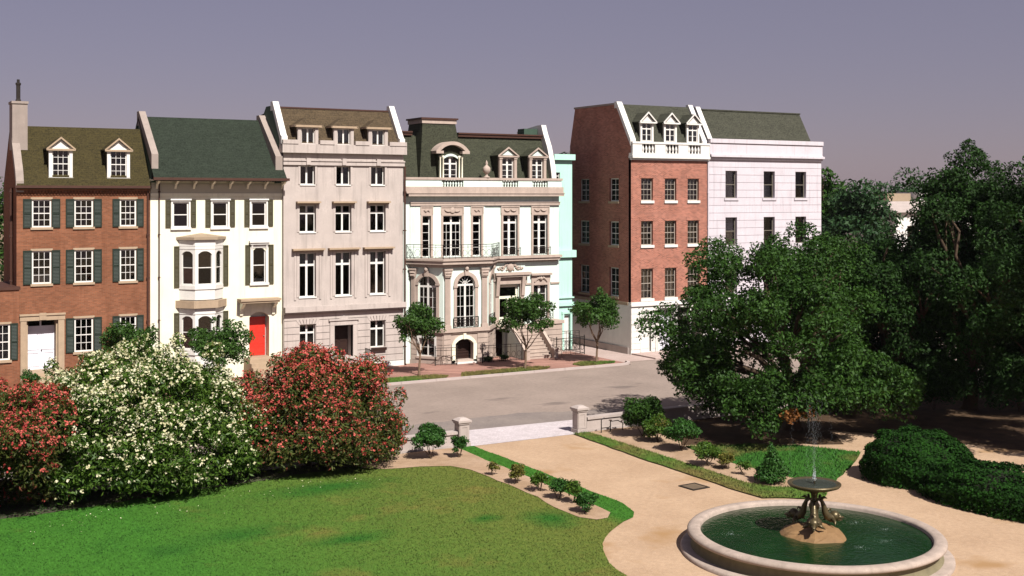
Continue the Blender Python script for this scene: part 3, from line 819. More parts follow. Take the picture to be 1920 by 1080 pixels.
# arched dormer on the tower
c = 32.2; tf = T + .02
m = MB(); m.wall(c - .8, c + .8, 10.1, 12.3, tf, [(c - .45, c + .45, 10.6, 12.02)], .2); m.arch(c - .45, c + .45, 11.8, 12.02, tf, tf + .15)
D = part(H, 'dormer', m, M_roof4)
bx(H, 'dormer_cheek', M_roof4, c - .8, c - .72, tf + .2, T + 1.2, 10.1, 12.3, sub=D); bx(H, 'dormer_cheek', M_roof4, c + .72, c + .8, tf + .2, T + 1.2, 10.1, 12.3, sub=D)
o1 = arch_curve(c - 1.08, c + 1.08, 12.36, 12.92); i1 = arch_curve(c - .86, c + .86, 12.30, 12.72)
m = MB(); band(m, o1, i1, tf - .35, T + 1.1); m.box(c - 1.1, c - .62, tf - .36, tf + .3, 12.2, 12.36); m.box(c + .62, c + 1.1, tf - .36, tf + .3, 12.2, 12.36)
part(H, 'dormer_hood', m, M_trim4, sub=D)
o2 = arch_curve(c - .47, c + .47, 12.0, 12.2); i2 = arch_curve(c - .45, c + .45, 11.9, 12.06)
m = MB(); band(m, o2, i2, tf - .08, tf); part(H, 'arch_moulding', m, M_white4, sub=D)
part(H, 'tympanum', MB().prism([(c - .8, 12.28)] + arch_curve(c - .84, c + .84, 12.3, 12.72) + [(c + .8, 12.28)], 'y', tf, tf + .1), M_roof4, sub=D)
for x in (-.72, -.53, .53, .72): part(H, 'colonnette', MB().lathe([(.075, 0), (.075, .06), (.05, .09), (.045, 1.6), (.075, 1.68), (.08, 1.78)], (c + x, tf - .1, 10.3), 8), M_cream, True, sub=D)
bx(H, 'dormer_inside', M_inner, c - .7, c + .7, tf + .5, tf + .55, 10.2, 12.2, sub=D)
window(H, c, tf, 10.6, .9, 1.42, L_case(.9, 1.42, .3, 1, 3, .06, .13, .08), inset=.08, curtain=(M_curtain, 0, .72))
for c in (36.1, 38.2):
    tf = T + .05
    D = dormer(H, c, 1.22, tf, 12.2, 12.66, rf, .78, 10.6, 12.0, M_trim4, M_roof4, M_trim4, ov=.1, tri=M_white4)
    for x in (c - .6, c + .42): part(H, 'dormer_pilaster', MB().box(x, x + .18, tf - .08, tf, 10.4, 12.06).box(x - .02, x + .2, tf - .11, tf, 11.94, 12.04), M_trim4, sub=D)
    window(H, c, tf, 10.6, .78, 1.4, L_case(.78, 1.4, .3, 1, 3, .05, .12, .07), inset=.08, curtain=(M_curtain, 0, .75))
# right-hand gable: white sweeping parapet and chimney block
pts = [(T + .2, 10.84), (T + .26, 11.2), (T + .42, 11.9), (T + .75, 12.8), (T + 1.25, 13.7), (T + 1.45, 14.18), (T + 1.9, 14.18)]
m = MB(); m.prism(pts + [(T + 4.5, 13.9), (T + 4.5, 10.0), (T + .2, 10.0)], 'x', 39.34, 39.68); part(H, 'gable_parapet', m, M_white)
m = MB(); m.box(38.35, 39.33, T + 1.9, T + 2.7, 13.2, 13.95); part(H, 'chimney', m, M_wall_green)
m = MB(); m.prism([(T + .02, 10.2), (T + .1, 10.8), (T + .22, 11.4), (T + .5, 11.4), (T + .5, 10.2)], 'x', X0 + .0, 29.2); part(H, 'gable_parapet', m, M_white)
# canted bay: base, wall facets, pilasters, entablature, balcony
bayP = [(29.62, T), (30.86, 61.3), (33.76, 61.3), (35.2, T)]
def offset(P, d):
    out = []
    segs = list(zip(P[:-1], P[1:])); ns = []
    for p, q in segs:
        L = math.hypot(q[0] - p[0], q[1] - p[1]); ns.append(((q[1] - p[1]) / L, -(q[0] - p[0]) / L))
    out.append((P[0][0] - d * 1.0, P[0][1]))
    for i in range(1, len(P) - 1):
        n0, n1 = ns[i - 1], ns[i]; k = d / (1 + n0[0] * n1[0] + n0[1] * n1[1])
        out.append((P[i][0] + (n0[0] + n1[0]) * k, P[i][1] + (n0[1] + n1[1]) * k))
    out.append((P[-1][0] + d * 1.0, P[-1][1])); return out
def bayslab(name, mat, d, z0, z1, sub=None):
    return part(H, name, MB().prism(offset(bayP, d), 'z', z0, z1), mat, sub=sub)
bayslab('bay_entablature', M_trim4, .12, 5.62, 5.8); bayslab('bay_entablature', M_trim4, .34, 5.8, 6.0); bayslab('bay_entablature', M_trim4, .42, 6.0, 6.1)
bayslab('bay_ledge', M_trim4, .16, 1.9, 2.12); bayslab('bay_ledge', M_trim4, .08, 1.8, 1.9)
bayslab('bay_plinth', M_trim4, .07, 0, .28)
cen = (32.3, 62.6)
for fi, (p, q) in enumerate(zip(bayP[:-1], bayP[1:])):
    L = math.hypot(q[0] - p[0], q[1] - p[1]); a = math.atan2(q[1] - p[1], q[0] - p[0]); mx, my = (p[0] + q[0]) / 2, (p[1] + q[1]) / 2
    MX = Matrix.Translation((mx, my, 0)) @ Matrix.Rotation(a, 4, 'Z')
    mid = fi == 1; off = 0.0 if mid else (.02 if fi == 0 else -.02)
    ow = 1.16; zs, zt = (4.57, 5.15) if mid else (4.72, 5.12)
    m = MB(); m.wall(-L / 2, L / 2, 2.12, 5.63, 0, [(off - ow / 2, off + ow / 2, 2.14, zt)], .2); m.arch(off - ow / 2, off + ow / 2, zs, zt, 0, .2, 16); m.xf(MX)
    part(H, 'bay_wall', m, M_white4)
    h = zt - 2.14
    if mid:
        lights = L_case(ow, zs - 2.14, 0, 2, 4, .04, .12); lights += [(-ow / 2 + .05, ow / 2 - .05, zs - 2.14 + .07, h - .03, 1, 1)]
    else: lights = L_case(ow, h, .5, 2, 4, .05, .12, .11)
    wx = MX @ Vector((off, 0, 0))
    W = window(H, wx.x, wx.y, 2.14, ow, h, lights, inset=.1, rot=a, name='french_window')
    if mid:
        m = MB()
        for t in (-60, -30, 0, 30, 60): m.tube([(0, .11, zs - 2.14 + .06), (.5 * math.sin(R(t)), .11, zs - 2.14 + .06 + .5 * math.cos(R(t)))], .016, 4)
        m.tube([(.16 * math.sin(t), .11, zs - 2.14 + .06 + .16 * math.cos(t)) for t in np.linspace(-1.5, 1.5, 9)], .02, 4)
        link('fanlight_bars', m.mesh('fanlight_bars', M_white), W)
    # arch moulding, imposts, keystone bust
    m = MB(); o = arch_curve(off - ow / 2 - .22, off + ow / 2 + .22, zs - .02, zt + .2, 15); i_ = arch_curve(off - ow / 2, off + ow / 2, zs, zt, 15)
    band(m, o, i_, -.08, .01)
    for sx in (-1, 1):
        x = off + sx * (ow / 2 + .11); m.box(x - .13, x + .13, -.1, .01, zs - .12, zs - .02); m.box(x - .09, x + .09, -.05, .01, 2.2, zs - .12)
    m.prism([(off - .1, zt - .02), (off + .1, zt - .02), (off + .14, zt + .3), (off - .14, zt + .3)], 'y', -.16, 0)
    k0 = len(m.v); m.lathe([(.02, -.12), (.09, -.08), (.12, 0), (.1, .09), (.03, .13)], (off, -.15, zt + .38), 8); m.xf(MX)
    part(H, 'arch_surround', m, M_trim4)
    # base storey
    m = MB(); bops = {0: [(-.5, .5, .5, 1.55)], 1: [(-.11 - .585, -.11 + .585, 0, 1.5)], 2: [(-.3, .3, .2, 1.6)]}[fi]
    m.wall(-L / 2, L / 2, 0, 1.82, 0, bops, .3)
    if mid: m.arch(-.695, .475, 1.22, 1.5, 0, .3)
    m.xf(MX); part(H, 'bay_base', m, M_trim4)
    n = 5
    for k in range(n):
        z0, z1 = .3 + k * .3, .3 + (k + 1) * .3 - .03
        for u, v in ([(-L / 2 + .03, -.62), (.62, L / 2 - .03)] if fi == 0 else [(-L / 2 + .02, -.98), (.76, L / 2 - .02)] if mid else [(-L / 2 + .03, -.45), (.45, L / 2 - .03)]): part(H, 'stone_course', MB().box(u, v, -.04, .001, z0, z1).xf(MX), M_trim4)
    if fi == 0:
        p2 = MX @ Vector((0, 0, 0)); window(H, p2.x, p2.y, .5, 1.0, 1.05, L_case(1.0, 1.05, 0, 1, 2, .06, .08), inset=.14, rot=a, casing=(M_white, .13, .05), sill=(M_trim4, .15, .12, .1))
    if mid:
        m = MB(); o = arch_curve(-.695 - .2, .475 + .2, 1.2, 1.72, 13); i_ = arch_curve(-.695, .475, 1.22, 1.5, 13); band(m, o, i_, -.07, .02)
        m.box(-.92, -.695, -.07, .02, 0, 1.22); m.box(.475, .7, -.07, .02, 0, 1.22); m.box(-.2, -.02, -.12, .02, 1.48, 1.8); m.xf(MX); part(H, 'door_surround', m, M_cream)
        m = MB(); m.box(-.695, .475, .5, .56, .05, 1.5)
        for k in range(8): m.box(-.66, .44, .47, .5, .1 + k * .17, .22 + k * .17)
        m.xf(MX); part(H, 'door', m, M_darkdoor)
        m = MB(); m.box(-.78, .56, -.35, .5, 0.1, .17); m.xf(MX); part(H, 'threshold', m, M_white)
# pilasters with leafy capitals at the bay's corners
def pilaster(mx, my, a, w):
    m = MB(); m.box(-w / 2, w / 2, -.12, .05, 2.12, 5.05); m.box(-w / 2 - .04, w / 2 + .04, -.16, .05, 2.12, 2.3)
    for k in range(3): m.box(-w / 2 + .05 + k * (w - .1) / 3 + .02, -w / 2 + .05 + (k + 1) * (w - .1) / 3 - .02, -.135, -.12, 2.4, 4.95)
    m.xf(Matrix.Translation((mx, my, 0)) @ Matrix.Rotation(a, 4, 'Z')); P = part(H, 'pilaster', m, M_trim4)
    m = MB(); m.prism([(-w / 2 - .01, 5.05), (w / 2 + .01, 5.05), (w / 2 + .09, 5.45), (-w / 2 - .09, 5.45)], 'y', -.2, .05); m.box(-w / 2 - .1, w / 2 + .1, -.24, .05, 5.45, 5.55)
    for k in range(4):
        for z, r in ((5.14, .055), (5.3, .065)): m.lathe([(.01, -.08), (r, 0), (.02, .08)], (-w / 2 + w * (k + .5) / 4, -.2, z), 6)
    m.xf(Matrix.Translation((mx, my, 0)) @ Matrix.Rotation(a, 4, 'Z')); part(H, 'capital', m, M_trim4, sub=P)
pilaster(31.1, 61.3, 0, .34); pilaster(33.5, 61.3, 0, .34)
a0 = math.atan2(61.3 - T, 30.86 - 29.62)
pilaster(29.62 + .2 * math.cos(a0), T + .2 * math.sin(a0), a0, .26)
# balcony railing following the bay
def iron_run(m, p, q, z0, h, n, loops=True, rails=True):
    p, q = Vector((*p, 0)), Vector((*q, 0)); d = q - p; L = d.length
    P = lambda u, z: tuple(p + d * (u / L) + Vector((0, 0, z0 + z)))
    for z in (.08, h): m.tube([P(0, z), P(L, z)], .018, 5)
    m.tube([P(0, h - .14), P(L, h - .14)], .01, 4)
    for k in range(n + 1): m.tube([P(L * k / n, .02), P(L * k / n, h)], .012 if k not in (0, n) else .024, 5)
    if loops:
        for k in range(n):
            u = L * (k + .5) / n; rr = min(L / n * .36, h * .25)
            m.tube([P(u + rr * math.cos(t), h * .42 + rr * 1.25 * math.sin(t)) for t in np.linspace(0, 2 * math.pi, 11)], .012, 4, False)
rail = offset(bayP, .28)
for p, q, n in ((rail[0], rail[1], 5), (rail[1], rail[2], 8), (rail[2], rail[3], 5)):
    m = MB(); iron_run(m, p, q, 6.1, .82, n); part(H, 'balcony_railing', m, M_iron)
dz = offset(bayP, .1)
m = MB(); iron_run(m, (31.5, 61.22), (33.1, 61.22), 2.12, .62, 7); part(H, 'window_railing', m, M_iron)
m = MB(); iron_run(m, (33.95, 61.42), (34.9, 62.5), 2.12, .66, 5); part(H, 'window_railing', m, M_iron)
# right-hand balcony slab, portal, ground-floor window
m = MB(); m.box(35.1, 39.72, T - .42, T, 5.95, 6.1); m.box(35.1, 39.62, T - .34, T, 5.8, 5.95); m.box(35.2, 39.5, T - .15, T, 5.7, 5.8); part(H, 'balcony_slab', m, M_trim4)
m = MB(); m.box(35.0, 37.46, T - .5, T, 4.95, 5.1); m.box(35.08, 37.38, T - .42, T, 4.84, 4.95); m.box(35.14, 37.3, T - .2, T, 4.4, 4.84)
m.box(35.12, 35.38, T - .18, T, 1.9, 4.4); m.box(36.86, 37.12, T - .18, T, 1.9, 4.4)
Pt = part(H, 'portal', m, M_trim4)
m = MB()
for x in (35.13, 36.9): m.prism([(T - .18, 3.6), (T - .26, 3.7), (T - .34, 4.4), (T - .42, 4.84), (T - .18, 4.84)], 'x', x, x + .22)
part(H, 'console', m, M_trim4, sub=Pt)
bx(H, 'crest_panel', M_white4, 35.15, 37.25, T - .06, T, 5.1, 5.7, sub=Pt)
m = MB(); rs = random.Random(3)
m.lathe([(.02, -.1), (.2, -.07), (.26, 0), (.2, .08), (.08, .12)], (0, 0, 0), 12).xf(Matrix.Translation((36.2, T - .1, 5.42)) @ Matrix.Rotation(R(90), 4, 'X'))
for sx in (-1, 1):
    for k in range(9):
        u = .25 + k * .075; x = 36.2 + sx * u; z = 5.2 + .28 * abs(math.sin(k * 1.3)) * (1 - k * .07)
        m.lathe([(.01, -.07), (.06 + .03 * rs.random(), 0), (.01, .08)], (x, T - .09, z + .05), 6)
    m.tube([(36.2 + sx * (.2 + .6 * t), T - .1, 5.55 - .35 * t + .1 * math.sin(t * 9)) for t in np.linspace(0, 1, 9)], [.07, .065, .06, .055, .05, .045, .04, .03, .02], 5)
part(H, 'carved_crest', m, M_trim4, sub=Pt)
m = MB(); lt = [(35.56, 36.67, 3.66, 4.19)]; m.wall(35.42, 36.81, 1.92, 4.33, T + .1, lt + [(35.56, 36.06, 2.4, 3.5), (36.17, 36.67, 2.4, 3.5)], .07)
D = part(H, 'door', m, M_cream)
for q in lt + [(35.56, 36.06, 2.4, 3.5), (36.17, 36.67, 2.4, 3.5)]: bx(H, 'pane', M_glass, q[0], q[1], T + .13, T + .136, q[2], q[3], sub=D)
W = window(H, 38.37, T, 2.2, 1.0, 2.06, L_case(1.0, 2.06, 0, 1, 4, .06, .16), inset=.14, casing=(M_trim4, .15, .06), curtain=(M_curtain, .1, .9))
m = MB(); m.box(37.72, 39.06, T - .06, T, 4.4, 4.86); m.box(37.66, 39.12, T - .22, T, 4.86, 4.98)
S = part(H, 'window_hood', m, M_trim4)
m = MB()
for sx in (-1, 1): m.tube([(38.38 + sx * (.1 + .35 * t), T - .09, 4.7 - .25 * t * t) for t in np.linspace(0, 1, 6)], [.09, .08, .07, .06, .05, .04], 5)
m.lathe([(.02, -.12), (.12, -.05), (.13, .04), (.03, .12)], (38.38, T - .1, 4.66), 8); part(H, 'carving', m, M_trim4, sub=S)
m = MB(); m.box(37.14, 37.7, T - .07, T, 4.3, 4.4); m.box(39.1, X1 + .0, T - .07, T, 4.3, 4.4); part(H, 'string_course', m, M_trim4)
m = MB(); iron_run(m, (37.8, T - .25), (39.15, T - .25), 2.15, .62, 6); part(H, 'window_railing', m, M_iron)
# terrace, stairs, cheek walls
m = MB(); m.box(37.92, 39.3, 61.95, T - .001, 0, 1.95); part(H, 'terrace_base', m, M_trim4)
for k in range(6): bx(H, 'stone_course', M_trim4, 37.92, 39.3, 61.915, 61.951, .06 + k * .31, .06 + (k + 1) * .31 - .03)
m = MB(); m.box(37.86, 39.4, 61.85, T - .002, 1.95, 2.14); part(H, 'terrace_cap', m, M_trim4)
m = MB(); m.box(35.15, 37.9, 62.62, T - .003, 1.76, 1.92); part(H, 'landing', m, M_trim4)
for k in range(9):
    z = .1 + .185 * (k + 1); t0 = 60.65 + .22 * k
    m = MB(); m.box(35.98, 37.76, t0, 62.64, z - .185, z - .04); m.box(35.98, 37.76, t0 - .03, t0 + .25, z - .04, z); part(H, 'step', m, M_trim4)
for x in (35.84, 37.76):
    part(H, 'cheek_wall', MB().prism([(60.45, .05), (60.45, .42), (62.62, 2.16), (62.62, .05)], 'x', x, x + .14), M_white4 if x < 36 else M_trim4)
    part(H, 'handrail', MB().prism([(60.4, .44), (60.4, .52), (62.62, 2.3), (62.62, 2.2)], 'x', x - .02, x + .16), M_trim4)
for x in (35.9, 37.85):
    m = MB(); m.box(x - .14, x + .14, 60.3, 60.58, 0.05, .62); m.box(x - .17, x + .17, 60.27, 60.61, .62, .7); part(H, 'newel', m, M_trim4)
downpipe(H, 28.98, T - .1, .12, 9.7, M_pipe, .04)

# ------------------------------------------------------------------ mint rear building between mansion and corner block
T = 63.8
H = thing('mint_rear_building', 'plain narrow mint green wing between the mansion and the brick corner building', 'building', (40.5, T, 0))
shell(H, 39.76, 41.22, T, 5, 12.2, M_mint, [(39.9, 40.32, 10.75, 11.2), (40.12, 40.26, 6.5, 8.75), (40.6, 41.06, 0, 2.2)])
m = MB(); m.box(39.76, 41.32, T - .24, T + 5.1, 11.98, 12.34); part(H, 'cornice', m, M_mint)
for z0, z1, p in ((5.86, 6.3, .2), (3.28, 3.36, .1), (2.8, 3.02, .14)): bx(H, 'string_course', M_mint, 39.76, 41.22 + p, T - p, T + 5, z0, z1)
bx(H, 'roof', M_wall_green, 39.8, 41.2, T + .3, T + 5, 12.2, 12.36)
window(H, 40.11, T, 10.75, .42, .45, L_sash(.42, .45, 1, 1, .04), inset=.1); window(H, 40.19, T, 6.5, .14, 2.25, L_sash(.14, 2.25, 1, 1, .02), inset=.12)
m = MB(); m.box(40.6, 41.06, T + .16, T + .22, .05, 2.2); m.box(40.66, 41.0, T + .14, T + .16, .3, 1.0); m.box(40.66, 41.0, T + .14, T + .16, 1.1, 1.95); part(H, 'door', m, M_white)
m = MB(); m.box(40.46, 40.6, T - .06, T, 0, 2.3); m.box(41.06, 41.2, T - .06, T, 0, 2.3); m.box(40.44, 41.22, T - .08, T, 2.3, 2.44); part(H, 'door_surround', m, M_mint)

# ------------------------------------------------------------------ red brick corner building
T = 60.0
H = thing('brick_corner_building', 'red brick corner building with white balustrade and three white dormers', 'building', (46.1, T, 0))
X0, X1 = 43.06, 49.08
CX = (44.27, 46.09, 47.88)
ops = [(c - .45, c + .45, z, z + h) for c in CX for z, h in ((9.43, 1.39), (6.68, 1.5), (3.38, 1.86))]
m = MB(); m.wall(X0, X1, 3.18, 12.0, T, ops, .25); part(H, 'wall', m, M_brick2)
shell(H, X0, X1, T, 6.9, 12.9, M_brick2, front=False, left=False)
for c in CX:
    for i, (z, h) in enumerate(((9.43, 1.39), (6.68, 1.5), (3.38, 1.86))):
        W = window(H, c, T, z, .9, h, L_sash(.9, h, 3, 2, .055), fm=plain('grey_sash_paint', (.36, .31, .26), .6, .1), inset=.16, sill=(M_white, .06, .16, .08), lintel=(M_brick2, .1, .22, .02),
               curtain=((M_blind, .5, 1.0) if i == 2 and c < 47 else None))
        if i == 2 and c < 47: link('curtain', curtain_mesh(.8, .9, M_curtain), W, (0, .32, 0))
# side wall with gabled mansard profile
sops = [(61.3, 62.32), (64.6, 65.72)]
so = [(a, b, z, z + h) for a, b in sops for z, h in ((9.38, 1.45), (6.63, 1.5), (3.45, 1.8))]
Mside = Matrix.Translation((X0, 0, 0)) @ Matrix(((0, 1, 0, 0), (1, 0, 0, 0), (0, 0, 1, 0), (0, 0, 0, 1)))
m = MB(); m.wall(T + .001, 66.9, 3.18, 13.0, 0, so, .25); m.xf(Mside); m.f = [q[::-1] for q in m.f]; part(H, 'side_wall', m, M_brick2)
part(H, 'gable', MB().prism([(T, 13.0), (T + 1.42, 15.42), (66.3, 15.42), (66.9, 13.0)], 'x', X0 + .002, X0 + .25), M_brick2)
bx(H, 'inner_wall', M_inner, X0 + .8, X0 + .86, T + 1.4, 66.6, 3.2, 12.9)
for a, b in sops:
    for z, h in ((9.38, 1.45), (6.63, 1.5), (3.45, 1.8)):
        window(H, X0, (a + b) / 2, z, b - a, h, L_sash(b - a, h, 2, 2, .07), inset=.12, rot=R(-90), sill=(M_sill, .06, .13, .07), lintel=(M_brick2, .08, .2, .03))
bx(H, 'side_base', M_white, X0 - .03, X0 + .25, T + .26, 66.9, 0, 3.0)
m = MB(); m.box(X0 - .07, X0 + .25, T + .27, 66.9, 3.0, 3.18); part(H, 'base_moulding', m, M_sill)
bx(H, 'side_plinth', M_concrete, X0 - .1, X0, T + .2, 66.9, 0, .42)
m = MB()
for k in range(14):                                               # toothed brick quoin up the rear edge
    m.box(X0 - .02, X0 + .1, 66.72 if k % 2 else 66.8, 66.92, 3.3 + k * .7, 3.6 + k * .7)
part(H, 'quoins', m, M_sill)
# white base storey
wb = [(43.80, 44.52, .12, 2.14), (45.1, 46.3, .0, 2.75), (46.6, 48.8, .5, 2.75)]
m = MB(); m.wall(X0 - .04, X1, 0, 3.18, T - .06, wb, .31); part(H, 'base_storey', m, M_white)
courses(H, X0 - .03, 44.86, .3, 2.85, .36, T - .06, [(43.72, 44.6, 0, 2.3)], M_white, .025, .02)
m = MB(); m.box(X0 - .1, X1 + .02, T - .18, T, 2.95, 3.06); m.box(X0 - .08, X1, T - .14, T, 3.06, 3.2); part(H, 'base_cornice', m, M_white)
m = MB(); m.box(43.8, 44.52, T + .1, T + .16, .12, 2.14); m.box(43.88, 44.44, T + .08, T + .1, .3, .95); m.box(43.88, 44.44, T + .08, T + .1, 1.05, 2.0); part(H, 'door', m, M_white)
m = MB(); m.box(43.7, 43.8, T - .1, T, .1, 2.2); m.box(44.52, 44.62, T - .1, T, .1, 2.2); m.box(43.68, 44.64, T - .12, T, 2.2, 2.32); part(H, 'door_surround', m, M_white)
for x in (44.86, 45.0, 46.4, 48.88): bx(H, 'shopfront_pilaster', M_white, x, x + .12, T - .14, T, 0, 2.95)
m = MB(); m.box(45.1, 46.3, T + .4, T + .46, .1, 2.75); part(H, 'shop_door', m, M_door_white)
window(H, 47.7, T - .06, .5, 2.2, 2.25, L_case(2.2, 2.25, .4, 1, 1), inset=.1)
# entablature and balustrade
m = MB(); m.box(X0 - .02, X1 + .0, T - .1, T + .1, 11.93, 12.05); m.box(X0 - .05, X1 - .02, T - .26, T + .2, 12.05, 12.2); m.box(X0 - .02, X1 - .02, T - .2, T + .2, 12.2, 12.36); part(H, 'entablature', m, M_white)
grp = [(43.77, 44.75), (45.57, 46.57), (47.36, 48.34)]
ed = [X0] + [v for g in grp for v in g] + [X1 - .02]
for a, b in zip(ed[0::2], ed[1::2]): bx(H, 'balustrade_pier', M_white, a, b, T - .18, T + .02, 12.36, 12.93)
bx(H, 'balustrade_rail', M_white, X0 - .04, X1, T - .22, T + .06, 12.93, 13.06)
bal2 = MB().lathe([(r * 1.25, z * 1.43) for r, z in prof], n=8).mesh('baluster', M_white, True)
for a, b in grp:
    for k in range(4): link('baluster', bal2, H, Vector((a + (b - a) * (k + .5) / 4, T - .08, 12.36)) - Vector(H.location))
rf = (T + .1, 13.0, T + 1.5, 15.45)
m = MB(); m.prism([(rf[0], 12.6), rf[:2], rf[2:], (66.3, 15.4), (66.8, 12.6)], 'x', X0 + .25, X1); part(H, 'roof', m, M_roof6)
m = MB(); m.box(X0 - .02, 43.4, T + 1.4, 66.4, 15.42, 15.54); part(H, 'ridge_coping', m, M_grey_stone)
for c in (44.36, 46.17, 47.96):
    D = dormer(H, c, 1.0, T + .12, 14.35, 14.9, rf, .74, 13.12, 14.22, M_white, M_roof6, M_white, ov=.13, tri=M_white)
    window(H, c, T + .12, 13.12, .74, 1.1, L_case(.74, 1.1, .26, 1, 2, .05, .08, .07), inset=.06)
for x0, x1 in ((X0 - .06, X0 + .34), (48.62, 48.96)):
    coping(H, x0, x1, [(T - .02, 13.2), (T + 1.45, 15.6), (T + 1.7, 15.6)], .3, .4, M_white)
downpipe(H, 49.04, T - .06, .1, 11.9, M_stone7, .05)

# ------------------------------------------------------------------ white stone building
H = thing('white_stone_building', 'white coursed stone building with slate green roof behind the big tree', 'building', (54, T, 0))
X0, X1 = 49.12, 58.84
CX = (50.96, 54.19, 56.97)
RW = ((9.58, 1.76), (6.55, 1.79), (3.5, 1.75), (.6, 1.8))
ops = [(c - .48, c + .48, z, z + h) for c in CX for z, h in RW]
shell(H, X0, X1, T, 6.9, 12.5, M_stone7, ops)
courses(H, X0 + .01, X1 - .01, .3, 12.06, .49, T, [(o[0] - .002, o[1] + .002, o[2] - .17 if k is None else o[2] - .17, o[3] + .002) for k, o in zip([None] * 12, ops)], M_stone7, .03, .022, bw=1.25)
gs = plain('dark_sash_paint', (.16, .14, .11), .6, .1)
for c in CX:
    for i, (z, h) in enumerate(RW):
        window(H, c, T, z, .96, h, L_sash(.96, h, 1, 1, .06, .05), fm=gs, inset=.18, sill=(M_stone7, .12, .15, .09), curtain=((M_curtain, 0, .8) if i == 1 and c < 52 else (M_curtain, 0, .95) if i == 0 and False else None))
m = MB(); m.box(X0 + .0, X1 + .02, T - .16, T + .2, 12.06, 12.22); m.box(X0, X1 + .06, T - .3, T + .3, 12.22, 12.36); m.box(X0, X1 + .02, T - .12, T + .3, 12.42, 13.12); m.box(X0, X1 + .04, T - .2, T + .3, 13.12, 13.38); m.box(X0, X1 + .03, T - .18, T + .2, 12.36, 12.42)
part(H, 'parapet', m, M_stone7)
m = MB(); m.prism([(T + .3, 12.6), (T + .3, 13.4), (T + 1.4, 15.3), (66, 15.3), (66.7, 12.6)], 'x', X0 + .1, 58.2); part(H, 'roof', m, M_roof6)
coping(H, 49.14, 49.5, [(T + .1, 13.4), (T + 1.35, 15.5), (T + 1.7, 15.5)], .3, .4, M_white)
bx(H, 'roof_cap', M_roof6, 49.5, 58.24, T + 1.34, T + 1.55, 15.29, 15.38)

# ------------------------------------------------------------------ ground, road, pavements, garden
def groundmat(name, c1, c2, scale, speck=(.5, .5, .5), sp_amt=.25, sp_scale=60, patch=None, patch_col=None, bump=.3, patch_rng=(.58, .68)):
    m, n, l, bs = _nodes(name)
    a = _ramp(n, l, _noise(n, l, scale, detail=5), .35, .65)
    base = _mix(n, l, a, c1, c2)
    f = _ramp(n, l, _noise(n, l, sp_scale, detail=2), .45, .75)
    mm = n.new('ShaderNodeMath'); mm.operation = 'MULTIPLY'; mm.inputs[1].default_value = sp_amt; l.new(f, mm.inputs[0])
    base = _mix(n, l, mm.outputs[0], base, speck)
    f2 = _ramp(n, l, _noise(n, l, sp_scale * .18, detail=3), .35, .7)
    base = _mix(n, l, f2, base, (.86, .86, .86), 'MULTIPLY')
    if patch:
        p = _ramp(n, l, _noise(n, l, 1, _scalevec(n, l, *patch), 3), *patch_rng)
        base = _mix(n, l, p, base, patch_col)
    l.new(base, bs.inputs['Base Color'])
    bs.inputs['Roughness'].default_value = .95; bs.inputs['Specular IOR Level'].default_value = .15
    _bump(n, l, bs, f, bump, .02)
    MATS[name] = m
    return m
M_ground = groundmat('dusty_ground', (.17, .11, .06), (.24, .16, .09), .3)
M_road = groundmat('worn_asphalt', (.255, .198, .165), (.315, .245, .205), .35, (.36, .30, .27), .5, 28, (.22, .55, 1), (.12, .095, .085), patch_rng=(.62, .74))
M_gravel = groundmat('tan_gravel', (.40, .265, .165), (.47, .32, .205), .5, (.60, .45, .33), .55, 34, (.35, .35, 1), (.34, .205, .10), patch_rng=(.6, .72))
M_soil = groundmat('sandy_bed_soil', (.36, .24, .15), (.46, .32, .22), .8, (.24, .15, .09), .5, 22)
M_tree_shade = groundmat('tree_shade_soil', (.055, .033, .019), (.105, .065, .037), 1.2, (.06, .035, .02), .8, 12)  # tree shade put into the ground colour as a darker brown
M_apron = groundmat('speckled_concrete', (.47, .41, .41), (.53, .465, .47), .5, (.78, .70, .72), .6, 16)
M_paving = brickmat('brick_paving', (.36, .19, .15), (.40, .28, .23), .22, .075)
M_pave2 = groundmat('pinkish_pavement', (.42, .31, .27), (.50, .38, .34), .4, (.6, .5, .46), .4, 30)
M_kerb = plain('kerb_stone', (.46, .38, .35), .9, .15, 1.0)

